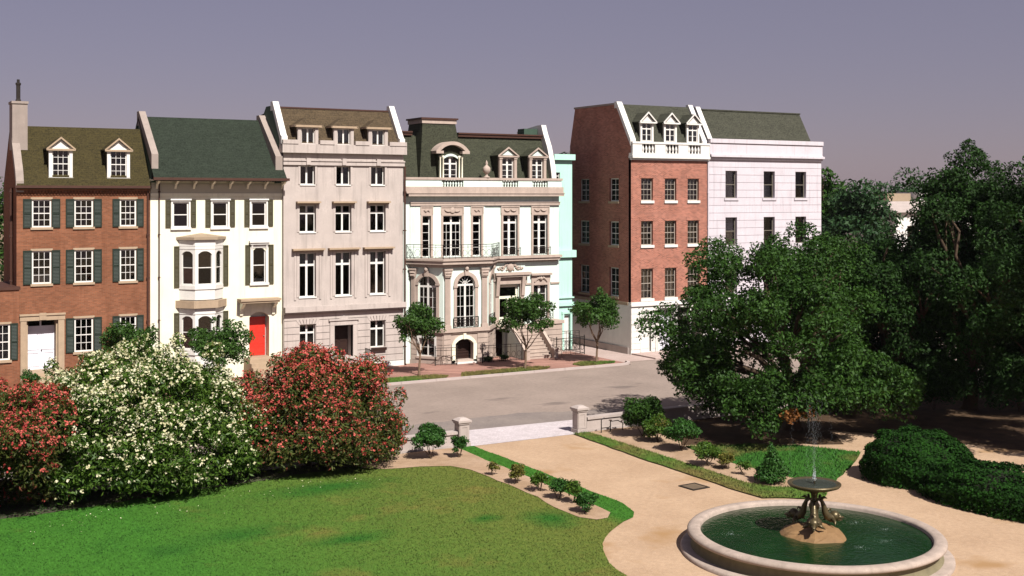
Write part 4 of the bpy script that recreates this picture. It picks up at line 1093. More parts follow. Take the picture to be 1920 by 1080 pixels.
def grassmat(name, green, dark, dry, dry_lo=.45, dry_hi=.62, spots=(), drift=None):
    m, n, l, bs = _nodes(name)
    a = _ramp(n, l, _noise(n, l, .22, detail=5, rough=.6), dry_lo, dry_hi)
    if drift:
        sp = n.new('ShaderNodeSeparateXYZ'); l.new(_pos(n), sp.inputs[0])
        dv = _ramp(n, l, sp.outputs[0], drift[0], drift[1])
        am = n.new('ShaderNodeMath'); am.operation = 'MULTIPLY_ADD'; am.use_clamp = True; l.new(dv, am.inputs[0]); am.inputs[1].default_value = .7; l.new(a, am.inputs[2])
        bk = _ramp(n, l, sp.outputs[0], 20.9, 20.2); b2 = n.new('ShaderNodeMath'); b2.operation = 'MULTIPLY'; l.new(am.outputs[0], b2.inputs[0]); l.new(bk, b2.inputs[1]); a = b2.outputs[0]
    b = _ramp(n, l, _noise(n, l, .5, detail=3), .5, .66)
    base = _mix(n, l, b, green, dark)
    f = _ramp(n, l, _noise(n, l, 6, detail=3), .35, .65)
    base = _mix(n, l, f, base, tuple(v * 1.15 for v in green))
    dr = _mix(n, l, f, dry, tuple(v * .72 for v in dry))
    base = _mix(n, l, a, base, dr)
    for (x, y, rx, ry) in spots:                                   # lush patches worn into the lawn
        sv = n.new('ShaderNodeVectorMath'); sv.operation = 'SUBTRACT'; l.new(_pos(n), sv.inputs[0]); sv.inputs[1].default_value = (x, y, 0)
        mv = n.new('ShaderNodeVectorMath'); mv.operation = 'MULTIPLY'; l.new(sv.outputs[0], mv.inputs[0]); mv.inputs[1].default_value = (1 / rx, 1 / ry, 0)
        ln = n.new('ShaderNodeVectorMath'); ln.operation = 'LENGTH'; l.new(mv.outputs[0], ln.inputs[0])
        ad = n.new('ShaderNodeMath'); ad.operation = 'ADD'; l.new(ln.outputs['Value'], ad.inputs[0])
        nn = _ramp(n, l, _noise(n, l, 1.2, detail=3), .2, 1.2); l.new(nn, ad.inputs[1])
        k = _ramp(n, l, ad.outputs[0], 1.5, .5)
        base = _mix(n, l, k, base, dark)
    at = n.new('ShaderNodeAttribute'); at.attribute_name = 'rnd'
    r2 = n.new('ShaderNodeMapRange'); l.new(at.outputs['Fac'], r2.inputs[0]); r2.inputs[3].default_value = .86; r2.inputs[4].default_value = 1.16
    cb = n.new('ShaderNodeCombineColor')
    for i in range(3): l.new(r2.outputs[0], cb.inputs[i])
    base = _mix(n, l, 1.0, base, cb.outputs[0], 'MULTIPLY')
    l.new(base, bs.inputs['Base Color'])
    bs.inputs['Roughness'].default_value = .8; bs.inputs['Specular IOR Level'].default_value = .1
    g = n.new('ShaderNodeNewGeometry'); ad = n.new('ShaderNodeVectorMath'); ad.operation = 'MULTIPLY_ADD'
    l.new(g.outputs['Normal'], ad.inputs[0]); ad.inputs[1].default_value = (.3, .3, .3); ad.inputs[2].default_value = (0, 0, 1)
    nm = n.new('ShaderNodeVectorMath'); nm.operation = 'NORMALIZE'; l.new(ad.outputs[0], nm.inputs[0]); l.new(nm.outputs[0], bs.inputs['Normal'])
    MATS[name] = m
    return m
M_lawn = grassmat('lawn_grass', (.046, .150, .018), (.034, .122, .016), (.21, .18, .045), .56, .82,
                  [(19.0, 30.6, .9, 1.1), (10.4, 33.6, 1.9, .8), (13.0, 31.6, 1.3, .6), (17.3, 31.6, .6, .5), (14.5, 37.5, 2.6, .9), (8.2, 33, .8, .7)], drift=(8, 21))
M_lawn2 = grassmat('lush_grass', (.040, .130, .018), (.036, .13, .02), (.17, .15, .045), .50, .62)
M_verge = grassmat('verge_grass', (.085, .155, .026), (.055, .125, .020), (.19, .16, .05), .46, .60)

def sheet(name, poly, z, mat, kind='structure'):
    m = MB(); m.add([(x, y, z) for x, y in poly], [tuple(range(len(poly)))])
    return struct(name, m, mat)
sheet('ground', [(-900, -300), (1500, -300), (1500, 1500), (-900, 1500)], -.03, M_ground)
sheet('road', [(-120, 41.36), (260, 41.36), (260, 57.4), (40.9, 57.4), (40.5, 56.46), (-120, 56.46)], 0, M_road)
sheet('alley', [(40.4, 57.4), (43.04, 57.4), (43.04, 72), (39.8, 72), (39.8, 62.7), (40.4, 62.7)], .012, M_pave2)
struct('pavement', MB().box(-120, 40.3, 56.6, 62.6, -.02, .10), M_paving)
struct('corner_pavement', MB().box(43.05, 200, 57.5, 60.0, -.02, .09), M_pave2)
m = MB()
x = -40
while x < 39.6: m.box(x, x + 1.985, 56.42, 56.6, -.02, .115); x += 2
pts = [(40.0 + .9 * math.sin(a), 57.4 - .92 * math.cos(a)) for a in np.linspace(0, 1.5, 7)]
for p, q in zip(pts[:-1], pts[1:]): m.prism([p, q, (q[0] * .82 + 40 * .18, q[1] * .82 + 57.4 * .18), (p[0] * .82 + 40 * .18, p[1] * .82 + 57.4 * .18)], 'z', -.02, .11)
struct('kerb', m, M_kerb)
sheet('apron', [(21.6, 41.05), (27.15, 41.05), (28.4, 43.7), (23.0, 43.95), (21.75, 41.4)], .016, M_apron)
sheet('gravel_path', [(-60, -20), (90, -20), (90, 41.1), (-60, 41.1)], .008, M_gravel)
FC = (23.5, 24.22)
def arc(a0, a1, r, n=14, c=FC): return [(c[0] + r * math.cos(R(a)), c[1] + r * math.sin(R(a))) for a in np.linspace(a0, a1, n)]
wob = random.Random(5)
def wobble(poly, amp=.05, step=.6):
    out = []
    for p, q in zip(poly, poly[1:] + poly[:1]):
        L = math.hypot(q[0] - p[0], q[1] - p[1]); n = max(1, min(60, int(L / step)))
        for k in range(n): out.append((p[0] + (q[0] - p[0]) * k / n + wob.uniform(-amp, amp), p[1] + (q[1] - p[1]) * k / n + wob.uniform(-amp, amp)))
    return out
sheet('road_patch', wobble([(14, 43.2), (22.5, 43.4), (30, 43.8), (31.5, 45.0), (27, 46.3), (18, 46.0), (12, 45.2)], .12), .005, groundmat('newer_asphalt', (.20, .165, .15), (.25, .205, .18), .6, (.33, .28, .25), .5, 28))
lawnL = wobble([(-30, 41.0), (21.95, 41.0), (21.95, 31.0), (21.6, 30.0)] + arc(113, 262, 5.75, 26) + [(22, 5), (-30, 5)], .035)
sheet('lawn', lawnL, .03, M_lawn)
bedL = wobble([(16.9, 41.04), (16.7, 39.6), (17.4, 39.0), (18.6, 38.75), (19.6, 38.35), (19.95, 37.5), (19.98, 33.0), (19.75, 31.0), (19.78, 30.3), (20.1, 29.75), (20.5, 29.75), (20.95, 30.3), (21.05, 31.5), (21.15, 36), (21.2, 41.04)], .05)
sheet('bush_shade_soil', wobble([(-4, 41.04), (-4, 38.5), (3, 38.6), (8, 39.0), (13, 39.6), (16.9, 40.0), (16.9, 41.04)], .1), .04, groundmat('bush_shade_dark', (.035, .026, .015), (.06, .042, .022), 1.0))  # deep shade under the oleanders painted as a near-black sheet
sheet('flower_bed', bedL, .045, M_soil)
bedR = wobble([(27.3, 41.04), (27.2, 36), (27.1, 31.2), (27.5, 30.2), (28.3, 29.6), (29.2, 29.7), (28.9, 30.8), (28.6, 34), (28.9, 37.0), (29.9, 38.2), (30.3, 41.04)], .05)
sheet('flower_bed', bedR, .045, M_soil)
stripR = wobble([(26.55, 41.0), (27.3, 41.0), (27.2, 36), (27.1, 31.2), (27.5, 30.2), (28.5, 29.55), (29.3, 29.4)] + arc(43, 62, 5.75, 6) + [(26.1, 30.2), (26.25, 36)], .03)
sheet('grass_edging', stripR, .05, M_verge)
lawnR = wobble([(29.0, 36.9), (31.3, 36.0), (32.9, 34.8), (34.1, 32.7), (32.4, 31.4), (29.75, 29.75), (29.1, 29.75), (28.8, 31), (28.6, 34)], .06)
sheet('tree_shade_soil', wobble([(29.2, 37.0), (31.4, 36.2), (33.1, 35.0), (34.6, 34.2), (36.2, 36.4), (37.6, 34.5), (38.6, 32.2), (39.8, 29.5), (44, 27.0), (70, 27), (70, 41.02), (30.2, 41.02), (29.9, 38.2), (29, 37.1)], .12), .02, M_tree_shade)  # dark sheet painting the shade on the ground below the trees
sheet('side_lawn', lawnR, .03, M_lawn2)
verges = [[(8, 56.66), (13.4, 56.66), (13.4, 57.9), (8, 57.9)], [(14.6, 56.66), (23, 56.66), (23, 57.9), (14.6, 57.9)], [(24.9, 56.66), (28.7, 56.66), (29.1, 57.2), (28.6, 57.8), (25, 57.9)], [(29.6, 56.66), (34.9, 56.66), (35.6, 57.3), (34.9, 57.85), (30.2, 57.8)], [(37.3, 56.75), (39.6, 56.85), (40.0, 57.3), (39.2, 57.8), (38.0, 58.1), (37.2, 57.5)]]
for v in verges: sheet('grass_verge', wobble(v, .05), .106, M_verge)
# drain cover in the gravel
o = MB(); o.box(-.36, .36, -.36, .36, 0, .03)
g = thing('drain_cover', 'square iron drain cover set in the gravel path', 'drain cover', (25.25, 31.6, .01), rot=R(4))
link('frame', MB().wall(-.37, .37, -.37, .37, 0, [(-.3, .3, -.3, .3)], .03).xf(Matrix.Rotation(R(-90), 4, 'X')).mesh('frame', M_iron), g, (0, 0, .03))
for k in range(9): link('grate_bar', cached(('gb',), lambda: MB().box(-.3, .3, -.02, .02, 0, .022).mesh('grate_bar', plain('weathered_iron', (.16, .115, .075), .8, .2))), g, (0, -.28 + k * .07, .0))
link('pit', MB().box(-.3, .3, -.3, .3, -.002, .003).mesh('pit', M_darkdoor), g)

def inside(poly, P):
    x, y = P[:, 0], P[:, 1]; r = np.zeros(len(P), bool)
    for (x0, y0), (x1, y1) in zip(poly, poly[1:] + poly[:1]):
        c = ((y0 > y) != (y1 > y)) & (x < (x1 - x0) * (y - y0) / (y1 - y0 + 1e-12) + x0); r ^= c
    return r
def raw_mesh(name, V, F, rnd, mat, nv):
    """numpy triangles/quads -> mesh with a per-vertex 'rnd' attribute."""
    me = bpy.data.meshes.new(name)
    me.vertices.add(len(V)); me.vertices.foreach_set('co', V.astype(np.float32).ravel())
    me.loops.add(F.size); me.loops.foreach_set('vertex_index', F.astype(np.int32).ravel())
    nf = len(F); me.polygons.add(nf)
    me.polygons.foreach_set('loop_start', np.arange(0, nf * nv, nv, dtype=np.int32))
    a = me.attributes.new('rnd', 'FLOAT', 'POINT'); a.data.foreach_set('value', rnd.astype(np.float32))
    me.materials.append(mat); me.update(calc_edges=True)
    return me
def grass(name, poly, box, n, h, z, mat, label, holes=(), w=.016):
    P = np.column_stack([rng.uniform(box[0], box[1], n), rng.uniform(box[2], box[3], n)])
    k = inside(poly, P)
    for q in holes: k &= ~inside(q, P)
    P = P[k]; n = len(P); a = rng.uniform(0, 2 * math.pi, n); hh = h * rng.uniform(.5, 1.2, n); ln = rng.normal(0, .45, (n, 2)) * hh[:, None]
    B = np.column_stack([P, np.full(n, z)])
    d = np.column_stack([np.cos(a) * w, np.sin(a) * w, np.zeros(n)])
    tip = B + np.column_stack([ln, hh])
    V = np.stack([B - d, B + d, tip], 1).reshape(-1, 3); F = np.arange(3 * n).reshape(-1, 3)
    o = link(name, raw_mesh(name, V, F, np.repeat(rng.random(n), 3), mat, 3), kind='stuff')
    tag(o, label, 'grass'); return o
grass('lawn_grass', lawnL, (-2, 22, 19, 41), 340000, .03, .03, M_lawn, 'short green and straw coloured grass of the large lawn', [bedL])
grass('edging_grass', stripR, (25.8, 29.4, 28, 41.2), 22000, .07, .05, M_verge, 'narrow strip of grass edging the gravel path before the right wall')
grass('side_lawn_grass', lawnR, (28, 34.4, 29, 37.2), 30000, .08, .03, M_lawn2, 'lush grass of the small lawn behind the fountain')
for i, v in enumerate(verges):
    grass('verge_grass', v, (min(p[0] for p in v), max(p[0] for p in v), 56.6, 58.2), 5000, .09, .106, M_verge,
          ['grass verge strip at the kerb before the brick house', 'grass verge strip at the kerb before the cream house', 'grass verge strip at the kerb nearest the pinkish townhouse', 'grass verge strip at the kerb before the mansion stairs', 'short rounded grass verge at the street corner'][i], w=.03)

# ------------------------------------------------------------------ foliage
def leaves(name, mat, P, N, size, aspect=.45, rnd=None, fold=.0):
    n = len(P)
    N = N / (np.linalg.norm(N, axis=1, keepdims=True) + 1e-9)
    r = rng.normal(size=(n, 3)); t = r - N * np.sum(r * N, 1, keepdims=True); t /= np.linalg.norm(t, axis=1, keepdims=True) + 1e-9
    b = np.cross(N, t); L = (size * rng.uniform(.65, 1.3, n))[:, None]
    V = np.stack([P - t * L * .5, P - b * L * aspect * .5 + N * L * .08, P + t * L * .5 - N * L * .08, P + b * L * aspect * .5 + N * L * .08], 1).reshape(-1, 3)
    if rnd is None: rnd = rng.random(n)
    return raw_mesh(name, V, np.arange(4 * n).reshape(-1, 4), np.repeat(rnd, 4), mat, 4)
def cloud(clumps, n, lo=.55, up=.35, jit=.7, keep_down=.55, power=.5):
    """Leaf positions and facings spread through ellipsoid clumps (cx,cy,cz,rx,ry,rz)."""
    C = np.array(clumps, float); area = (C[:, 3] * C[:, 4] + C[:, 3] * C[:, 5] + C[:, 4] * C[:, 5])
    idx = rng.choice(len(C), n, p=area / area.sum())
    d = rng.normal(size=(n, 3)); d /= np.linalg.norm(d, axis=1, keepdims=True)
    k = (d[:, 2] > -.35) | (rng.random(n) < keep_down); d = d[k]; idx = idx[k]
    rad = lo + (1 - lo) * rng.random(len(d)) ** power
    rad *= 1 + .16 * np.sin(d[:, 0] * 7 + idx) * np.sin(d[:, 1] * 6 + 2 * idx) + .1 * np.sin(d[:, 2] * 9 + idx)
    P = C[idx, :3] + d * C[idx, 3:6] * rad[:, None]
    N = d * .75 + rng.normal(size=d.shape) * jit + np.array([0, 0, up])
    return P, N
def crown_clumps(c, r, k, rmin, rmax, seed, shell=(.55, .92), zmin=-.75, squash=.75):
    q = random.Random(seed); out = []
    tries = 0
    while len(out) < k and tries < 4000:
        tries += 1
        d = Vector((q.gauss(0, 1), q.gauss(0, 1), q.gauss(0, 1))).normalized()
        if d.z < zmin: continue
        u = q.uniform(*shell); rr = q.uniform(rmin, rmax)
        p = (c[0] + d.x * r[0] * u, c[1] + d.y * r[1] * u, c[2] + d.z * r[2] * u)
        if any((p[0] - o[0]) ** 2 + (p[1] - o[1]) ** 2 + (p[2] - o[2]) ** 2 < (.62 * rr) ** 2 for o in out): continue
        out.append((*p, rr, rr, rr * squash))
    return out
def limb(m, p, q, r0, r1, seed, n=6, sag=.12):
    rr = random.Random(seed); p, q = Vector(p), Vector(q); L = (q - p).length
    o = Vector((rr.uniform(-1, 1), rr.uniform(-1, 1), rr.uniform(.2, 1))) * L * sag
    pts = []; rs = []
    for i in range(n + 1):
        t = i / n; pts.append(p.lerp(q, t) + o * math.sin(math.pi * t) + Vector((rr.uniform(-1, 1), rr.uniform(-1, 1), 0)) * .03 * L * (0 < i < n)); rs.append(r0 + (r1 - r0) * t)
    m.tube(pts, rs, 7)
def tree(name, label, cat, base, group, fork, tr, clumps, nleaf, lsize, lm, bm, aspect=.5, seed=1, lean=(0, 0), nlimb=9, lo=.5, jit=.7, keep_down=.55, twigs=True):
    """Trunk to the fork, limbs out to the clumps, crown of single leaves. Clumps are relative to the base."""
    H = thing(name, label, cat, base, group)
    rr = random.Random(seed); F = Vector((lean[0], lean[1], fork))
    m = MB(); pts = [Vector((0, 0, -.05)), Vector((0, 0, .12)), F * .35 + Vector((rr.uniform(-.1, .1), rr.uniform(-.1, .1), 0)) * tr * 3, F * .7, F]
    m.tube(pts, [tr * 1.7, tr * 1.2, tr, tr * .9, tr * .85], 9)
    link('trunk', m.mesh('trunk', bm, True), H)
    cl = sorted(clumps, key=lambda c: rr.random())
    for i, c in enumerate(cl[:nlimb]):
        m = MB(); tgt = Vector(c[:3]); limb(m, F * rr.uniform(.75, 1.0), tgt, tr * .55, tr * .12, seed * 31 + i)
        if twigs:
            near = sorted(clumps, key=lambda o: (Vector(o[:3]) - tgt).length)[1:4]
            for j, o in enumerate(near): limb(m, F.lerp(tgt, .6), o[:3], tr * .22, tr * .06, seed * 77 + i * 5 + j, 4)
        link('limb', m.mesh('limb', bm, True), H)
    P, N = cloud(clumps, nleaf, lo=lo, jit=jit, keep_down=keep_down)
    link('crown', leaves('crown', lm, P, N, lsize, aspect), H)
    return H
M_leaf_big = leafmat('dark_green_leaves', (.015, .046, .006), (.048, .112, .015), .2, .6)
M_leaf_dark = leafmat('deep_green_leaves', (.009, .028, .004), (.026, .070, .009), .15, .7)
M_leaf_street = leafmat('street_tree_leaves', (.030, .075, .012), (.075, .155, .030), .3, .5)
M_leaf_ole = leafmat('oleander_leaves', (.036, .088, .010), (.105, .180, .026), .25, .45)
M_leaf_olered = leafmat('reddish_oleander_leaves', (.045, .078, .014), (.125, .130, .034), .25, .5, third=(.17, .05, .03))
M_leaf_hedge = leafmat('clipped_hedge_leaves', (.006, .026, .002), (.016, .070, .004), .1, .9)
M_leaf_bg = leafmat('haze_tinted_leaves', (.020, .055, .020), (.050, .105, .038), .25, .6)  # bluish tint paints distance haze into the leaves
M_leaf_yel = leafmat('yellow_green_leaves', (.10, .12, .022), (.24, .20, .05), .3, .5)
M_leaf_grn = leafmat('shrub_leaves', (.022, .080, .012), (.060, .150, .030), .25, .5)
M_dead = leafmat('dead_leaves', (.16, .055, .014), (.32, .13, .04), .3, .7)
M_fl_white = leafmat('white_petals', (.74, .66, .40), (.95, .90, .68), .3, .6)
M_fl_red = leafmat('salmon_red_petals', (.46, .045, .045), (.80, .19, .15), .3, .6)
M_core = plain('shade_dark_core', (.012, .014, .006), .95, .3, 3.0)  # near-black colour paints the shade inside the hedges

# street trees
def street_tree(x, y, seed, label, h=3.9, r=1.25):
    c = (0, 0, h - 1.15)
    cl = crown_clumps(c, (r, r, 1.05), int(14 + 9 * r), .36, .6, seed, (.25, .95), -.75)
    cl += crown_clumps(c, (r * 1.05, r * 1.05, 1.2), 6, .16, .3, seed + 30, (.9, 1.08), -.5, 1.0)
    return tree('street_tree', label, 'tree', (x, y, .1), 'young street trees along the far pavement', 1.35, .06, cl, int(3600 + 2600 * r), .155, M_leaf_street, M_trunk_pale, .55, seed, (.08, .0), 7, .3)
street_tree(27.85, 58.2, 21, 'small street tree before the bay of the mint mansion', 3.85, 1.2)
street_tree(34.0, 57.45, 22, 'bushy street tree before the mansion stairs', 4.2, 1.6)
street_tree(38.85, 57.55, 23, 'small street tree beside the brick corner building', 4.1, 1.3)
street_tree(16.7, 57.4, 24, 'small street tree half hidden by white oleander before cream house', 3.55, 1.5)
street_tree(12.5, 57.4, 25, 'small street tree before the right windows of the brick house', 3.75, 1.15)

# big garden tree by the wall
cl = crown_clumps((-1.15, .3, 4.1), (4.9, 4.9, 4.0), 120, .55, .95, 5, (.5, 1.0), -.9, .85)
cl += crown_clumps((-3.4, -1.6, 1.7), (2.1, 2.0, 1.3), 20, .5, .85, 6, (.3, 1.0), -.9, .85)
cl += crown_clumps((-3.3, 1.9, 2.3), (1.8, 1.8, 1.7), 22, .5, .85, 9, (.3, 1.0), -.9, .85)
cl += crown_clumps((.9, -3.0, 1.9), (3.0, 1.4, 1.1), 24, .5, .8, 8, (.3, 1.0), -.9, .85)
big = tree('garden_tree', 'broad spreading green garden tree behind the fountain', 'tree', (35.0, 37.3, 0), None, 1.7, .27, cl, 104000, .155, M_leaf_big, M_bark, .5, 3, (.2, .1), 20, .4, keep_down=.32)
P, N = cloud([(-3.2, -3.3, 1.4, .5, .3, .3), (-2.5, -3.5, 1.5, .3, .25, .25)], 380, .2, 0)
dl = link('dead_foliage', leaves('dead_foliage', M_dead, P, N, .15, .5), big); dl['label'] = 'withered orange brown leaves on a low branch'

# darker trees to the right
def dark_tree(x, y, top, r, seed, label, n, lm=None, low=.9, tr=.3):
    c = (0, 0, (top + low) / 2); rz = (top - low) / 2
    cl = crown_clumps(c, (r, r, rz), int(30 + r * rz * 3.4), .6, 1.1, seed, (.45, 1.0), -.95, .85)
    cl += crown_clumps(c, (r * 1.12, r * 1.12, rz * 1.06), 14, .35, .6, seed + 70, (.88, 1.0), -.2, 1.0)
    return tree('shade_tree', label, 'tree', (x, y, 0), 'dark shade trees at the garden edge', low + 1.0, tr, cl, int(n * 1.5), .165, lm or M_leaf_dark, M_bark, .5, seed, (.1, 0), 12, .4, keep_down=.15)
dark_tree(45.4, 36.9, 11.7, 3.6, 41, 'tallest dark shade tree, rising just right of the far pale building', 60000)
dark_tree(47.6, 33.8, 11.9, 3.9, 42, 'dark shade tree cut by the right edge of the photo', 60000)
dark_tree(42.6, 38.9, 7.6, 2.9, 43, 'lower dark shade tree between the garden tree and tallest shade tree', 40000)
dark_tree(39.7, 40.6, 8.1, 2.3, 44, 'dark shade tree whose top shows above the broad garden tree', 28000, M_leaf_big)
dark_tree(52.5, 39.5, 10.4, 4.2, 45, 'dark shade tree farthest along the street at the right', 40000)
dark_tree(40.9, 27.2, 11.0, 4.1, 46, 'near shade tree whose outer leaves just enter at the right edge', 44000, low=3.6)

# oleanders
def oleander(x, y, rx, ry, h, seed, label, lm, fm, nl, nf, low=.9, extra=(), fsize=.07, dens_top=1.0, skirt=(170, 371)):
    H = thing('oleander', label, 'shrub', (x, y, .03), 'tall flowering oleanders along the lawn')
    q = random.Random(seed)
    for k in range(12):
        a = q.uniform(0, 6.28); m = MB()
        tgt = (math.cos(a) * rx * q.uniform(.35, .7), math.sin(a) * ry * q.uniform(.35, .7), h * q.uniform(.5, .75))
        limb(m, (math.cos(a) * .3, math.sin(a) * .3, 0), tgt, .05, .02, seed * 9 + k); link('stem', m.mesh('stem', M_bark, True), H)
    c = (0, 0, low + (h - low) * .30)
    cl = crown_clumps(c, (rx, ry, (h - low) * .66), int(36 + rx * ry * 3), .5, .85, seed, (.68, .98), -.45, .9) + list(extra)
    cl += crown_clumps(c, (rx * 1.13, ry * 1.13, (h - low) * .74), 12, .2, .36, seed + 50, (.93, 1.03), -.3, 1.3)   # stray shoots
    cl += [(u * rx * .85, q.uniform(-.15, .5), q.uniform(.35, .6), .5, .4, .45) for u in np.linspace(-1, 1, 12)]     # low growth deep inside
    if skirt: cl += [(math.cos(R(g)) * rx * .9 + q.uniform(-.2, .2), math.sin(R(g)) * ry * .9, q.uniform(.75, 1.25), .7, .6, .6) for g in range(skirt[0], skirt[1], 14)]
    inner = [(0, 0, low + (h - low) * .45, rx * .72, ry * .72, (h - low) * .42)]
    P, N = cloud(cl, nl, lo=.35, up=.3, jit=.8, keep_down=.6); P2, N2 = cloud(inner, int(nl * .25), lo=.6)
    P = np.vstack([P, P2]); N = np.vstack([N, N2]); k = P[:, 2] > .15
    link('foliage', leaves('foliage', lm, P[k], N[k], .17, .3), H)
    nc = nf // 4                                                   # flower heads: little bunches of petals on the outside
    P, N = cloud(cl, int(nc * 4), lo=.9, up=.5, jit=.3, keep_down=.1, power=1.0)
    rel = (P - np.array([0, 0, c[2]])) / np.array([rx, ry, (h - low) * .66])
    out = np.linalg.norm(rel, axis=1); pz = np.clip((P[:, 2] - low) / (h - low), 0, 1)
    drift = .5 + .5 * np.sin(P[:, 0] * 1.7 + seed) * np.sin(P[:, 1] * 1.9 + P[:, 2] * 1.3)
    k = (out > .8) & (rng.random(len(P)) < (.10 + .9 * pz ** 1.3 * dens_top) * (.45 + .55 * drift))
    P = P[k][:nc]; N = N[k][:nc]
    Pf = np.repeat(P, 4, 0) + rng.normal(0, .035, (len(P) * 4, 3)); Nf = np.repeat(N, 4, 0) + rng.normal(0, .6, (len(P) * 4, 3))
    f = link('blossom', leaves('blossom', fm, Pf, Nf, fsize, .9, np.clip(np.repeat(rng.random(len(P)), 4) + rng.normal(0, .1, len(P) * 4), 0, 1)), H, kind='stuff')
    return H
oleander(9.05, 40.6, 4.15, 2.75, 4.65, 61, 'large oleander covered in white flowers', M_leaf_ole, M_fl_white, 68000, 30000, .8, [(2.6, -1.6, 1.6, .8, .8, .7), (-2.6, .4, 2.6, .8, .8, .8), (.3, -2.6, 1.5, .9, .7, .7)], fsize=.078, skirt=(230, 371))
oleander(15.5, 40.8, 2.95, 2.4, 3.95, 62, 'red flowering oleander between white oleander and gate pier', M_leaf_olered, M_fl_red, 50000, 25000, .5, [(2.4, -.9, 1.5, .55, .5, .5), (1.2, -1.9, 1.1, .6, .5, .5)])
oleander(3.9, 39.7, 2.8, 2.6, 3.95, 63, 'red flowering oleander at the left edge beside the white one', M_leaf_olered, M_fl_red, 50000, 26000, 1.3, skirt=(20, 161))

n_ = 80                                                           # petals blown onto the lawn
P = np.column_stack([rng.uniform(5, 17, n_), 38.4 - np.abs(rng.normal(0, 1.0, n_)), np.full(n_, .06)]); P[:, 1] += np.clip((P[:, 0] - 9) * .12, -.6, .8)
tag(link('fallen_petals', leaves('fallen_petals', M_fl_white, P, np.tile([0, 0, 1.0], (n_, 1)) + rng.normal(0, .3, (n_, 3)), .045, .8), kind='stuff'), 'pale fallen petals scattered on the lawn below the oleanders', 'petals')

# small shrubs
def shrub(x, y, r, h, seed, label, lm, n, lsize=.11, name='shrub', group=None, cone=False, stem=True, low=.12, aspect=.45):
    H = thing(name, label, 'shrub' if name == 'shrub' else 'plant', (x, y, .045), group)
    q = random.Random(seed)
    if cone: cl = [(q.uniform(-.06, .06), q.uniform(-.06, .06), low + (h - low) * t, r * (1.05 - t) * .95, r * (1.05 - t) * .95, h * .16) for t in np.linspace(.1, .92, 7)] + crown_clumps((0, 0, h * .3), (r * .8, r * .8, h * .25), 10, r * .25, r * .4, seed)
    else: cl = crown_clumps((0, 0, low + (h - low) * .5), (r, r, (h - low) * .5), int(12 + 12 * r), max(.1, r * .32), max(.16, r * .5), seed, (.3, .85), -.7)
    for k in range(4 if r > .3 else 3):
        c = q.choice(cl); m = MB(); limb(m, (q.uniform(-.04, .04), q.uniform(-.04, .04), 0), c[:3], .018, .006, seed + k, 4); link('stem', m.mesh('stem', M_bark), H)
    n = int(n * 1.8); P, N = cloud(cl, n, .3, .3); k = P[:, 2] > .02
    link('foliage', leaves('foliage', lm, P[k], N[k], lsize, aspect), H)
    return H
shrub(19.5, 39.75, .62, 1.2, 71, 'round dark green shrub before the low wall left of the gate', M_leaf_grn, 2600, .12, low=.3)
shrub(20.5, 39.4, .34, .85, 72, 'small upright green shrub beside the left gate pier', M_leaf_grn, 900, .10)
pl = [(20.2, 36.3, .16, .42, M_leaf_yel, 'tiny yellowing plant nearest the gate in the left bed'), (20.35, 34.9, .30, .62, M_leaf_yel, 'second plant from the gate in the left bed, yellow green'), (20.45, 33.6, .36, .66, M_leaf_ole, 'sparse green plant in the middle of the left bed'),
      (20.45, 32.45, .34, .62, M_leaf_grn, 'dense dark green plant, third from the bed tip'), (20.6, 31.75, .34, .75, M_leaf_ole, 'taller thin plant, second from the tip of the left bed'), (20.25, 30.6, .38, .62, M_leaf_grn, 'green plant closest to the rounded tip of the left bed')]
for i, (x, y, r, h, lm, lb) in enumerate(pl): shrub(x, y, r, h, 80 + i, lb, lm, [160, 500, 420, 900, 420, 800][i], .10, 'bed_plant', 'small plants in the left bed')
shrub(28.75, 39.2, .95, 1.55, 91, 'large dark shrub against the right garden wall', M_leaf_big, 4200, .13)
shrub(28.55, 38.0, .55, 1.05, 92, 'green shrub with yellow leaves before the large dark shrub', M_leaf_ole, 1800, .11)
P_, N_ = cloud([(0, -.2, .75, .3, .25, .28)], 260, .5); link('yellow_foliage', leaves('yellow_foliage', M_leaf_yel, P_, N_, .1, .45), bpy.data.objects['shrub.003'])
shrub(28.35, 36.2, .72, 1.15, 93, 'medium leafy green shrub with bare shaded stem in the right bed', M_leaf_grn, 2400, .12, low=.35)
shrub(27.55, 33.7, .52, .85, 94, 'light green airy shrub in the middle of the right bed', M_leaf_ole, 1300, .10)
shrub(27.85, 33.0, .34, .6, 95, 'small yellow green plant beside the airy shrub', M_leaf_yel, 700, .10, 'bed_plant', 'small plants in the right bed')
shrub(27.75, 32.0, .24, .5, 96, 'tiny sparse plant between yellow plant and conical bush', M_leaf_ole, 200, .09, 'bed_plant', 'small plants in the right bed')
shrub(27.75, 30.6, .62, 1.3, 97, 'conical dark green bush beside the fountain', M_leaf_grn, 4200, .10, cone=True)

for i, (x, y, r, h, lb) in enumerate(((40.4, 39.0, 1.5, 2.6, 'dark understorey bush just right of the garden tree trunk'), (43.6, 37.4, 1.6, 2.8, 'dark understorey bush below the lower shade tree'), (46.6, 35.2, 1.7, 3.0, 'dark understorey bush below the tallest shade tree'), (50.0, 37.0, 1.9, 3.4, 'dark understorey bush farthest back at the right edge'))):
    shrub(x, y, r * 1.25, h, 110 + i, lb, M_leaf_dark, 7000, .19, group='bushes under the shade trees')
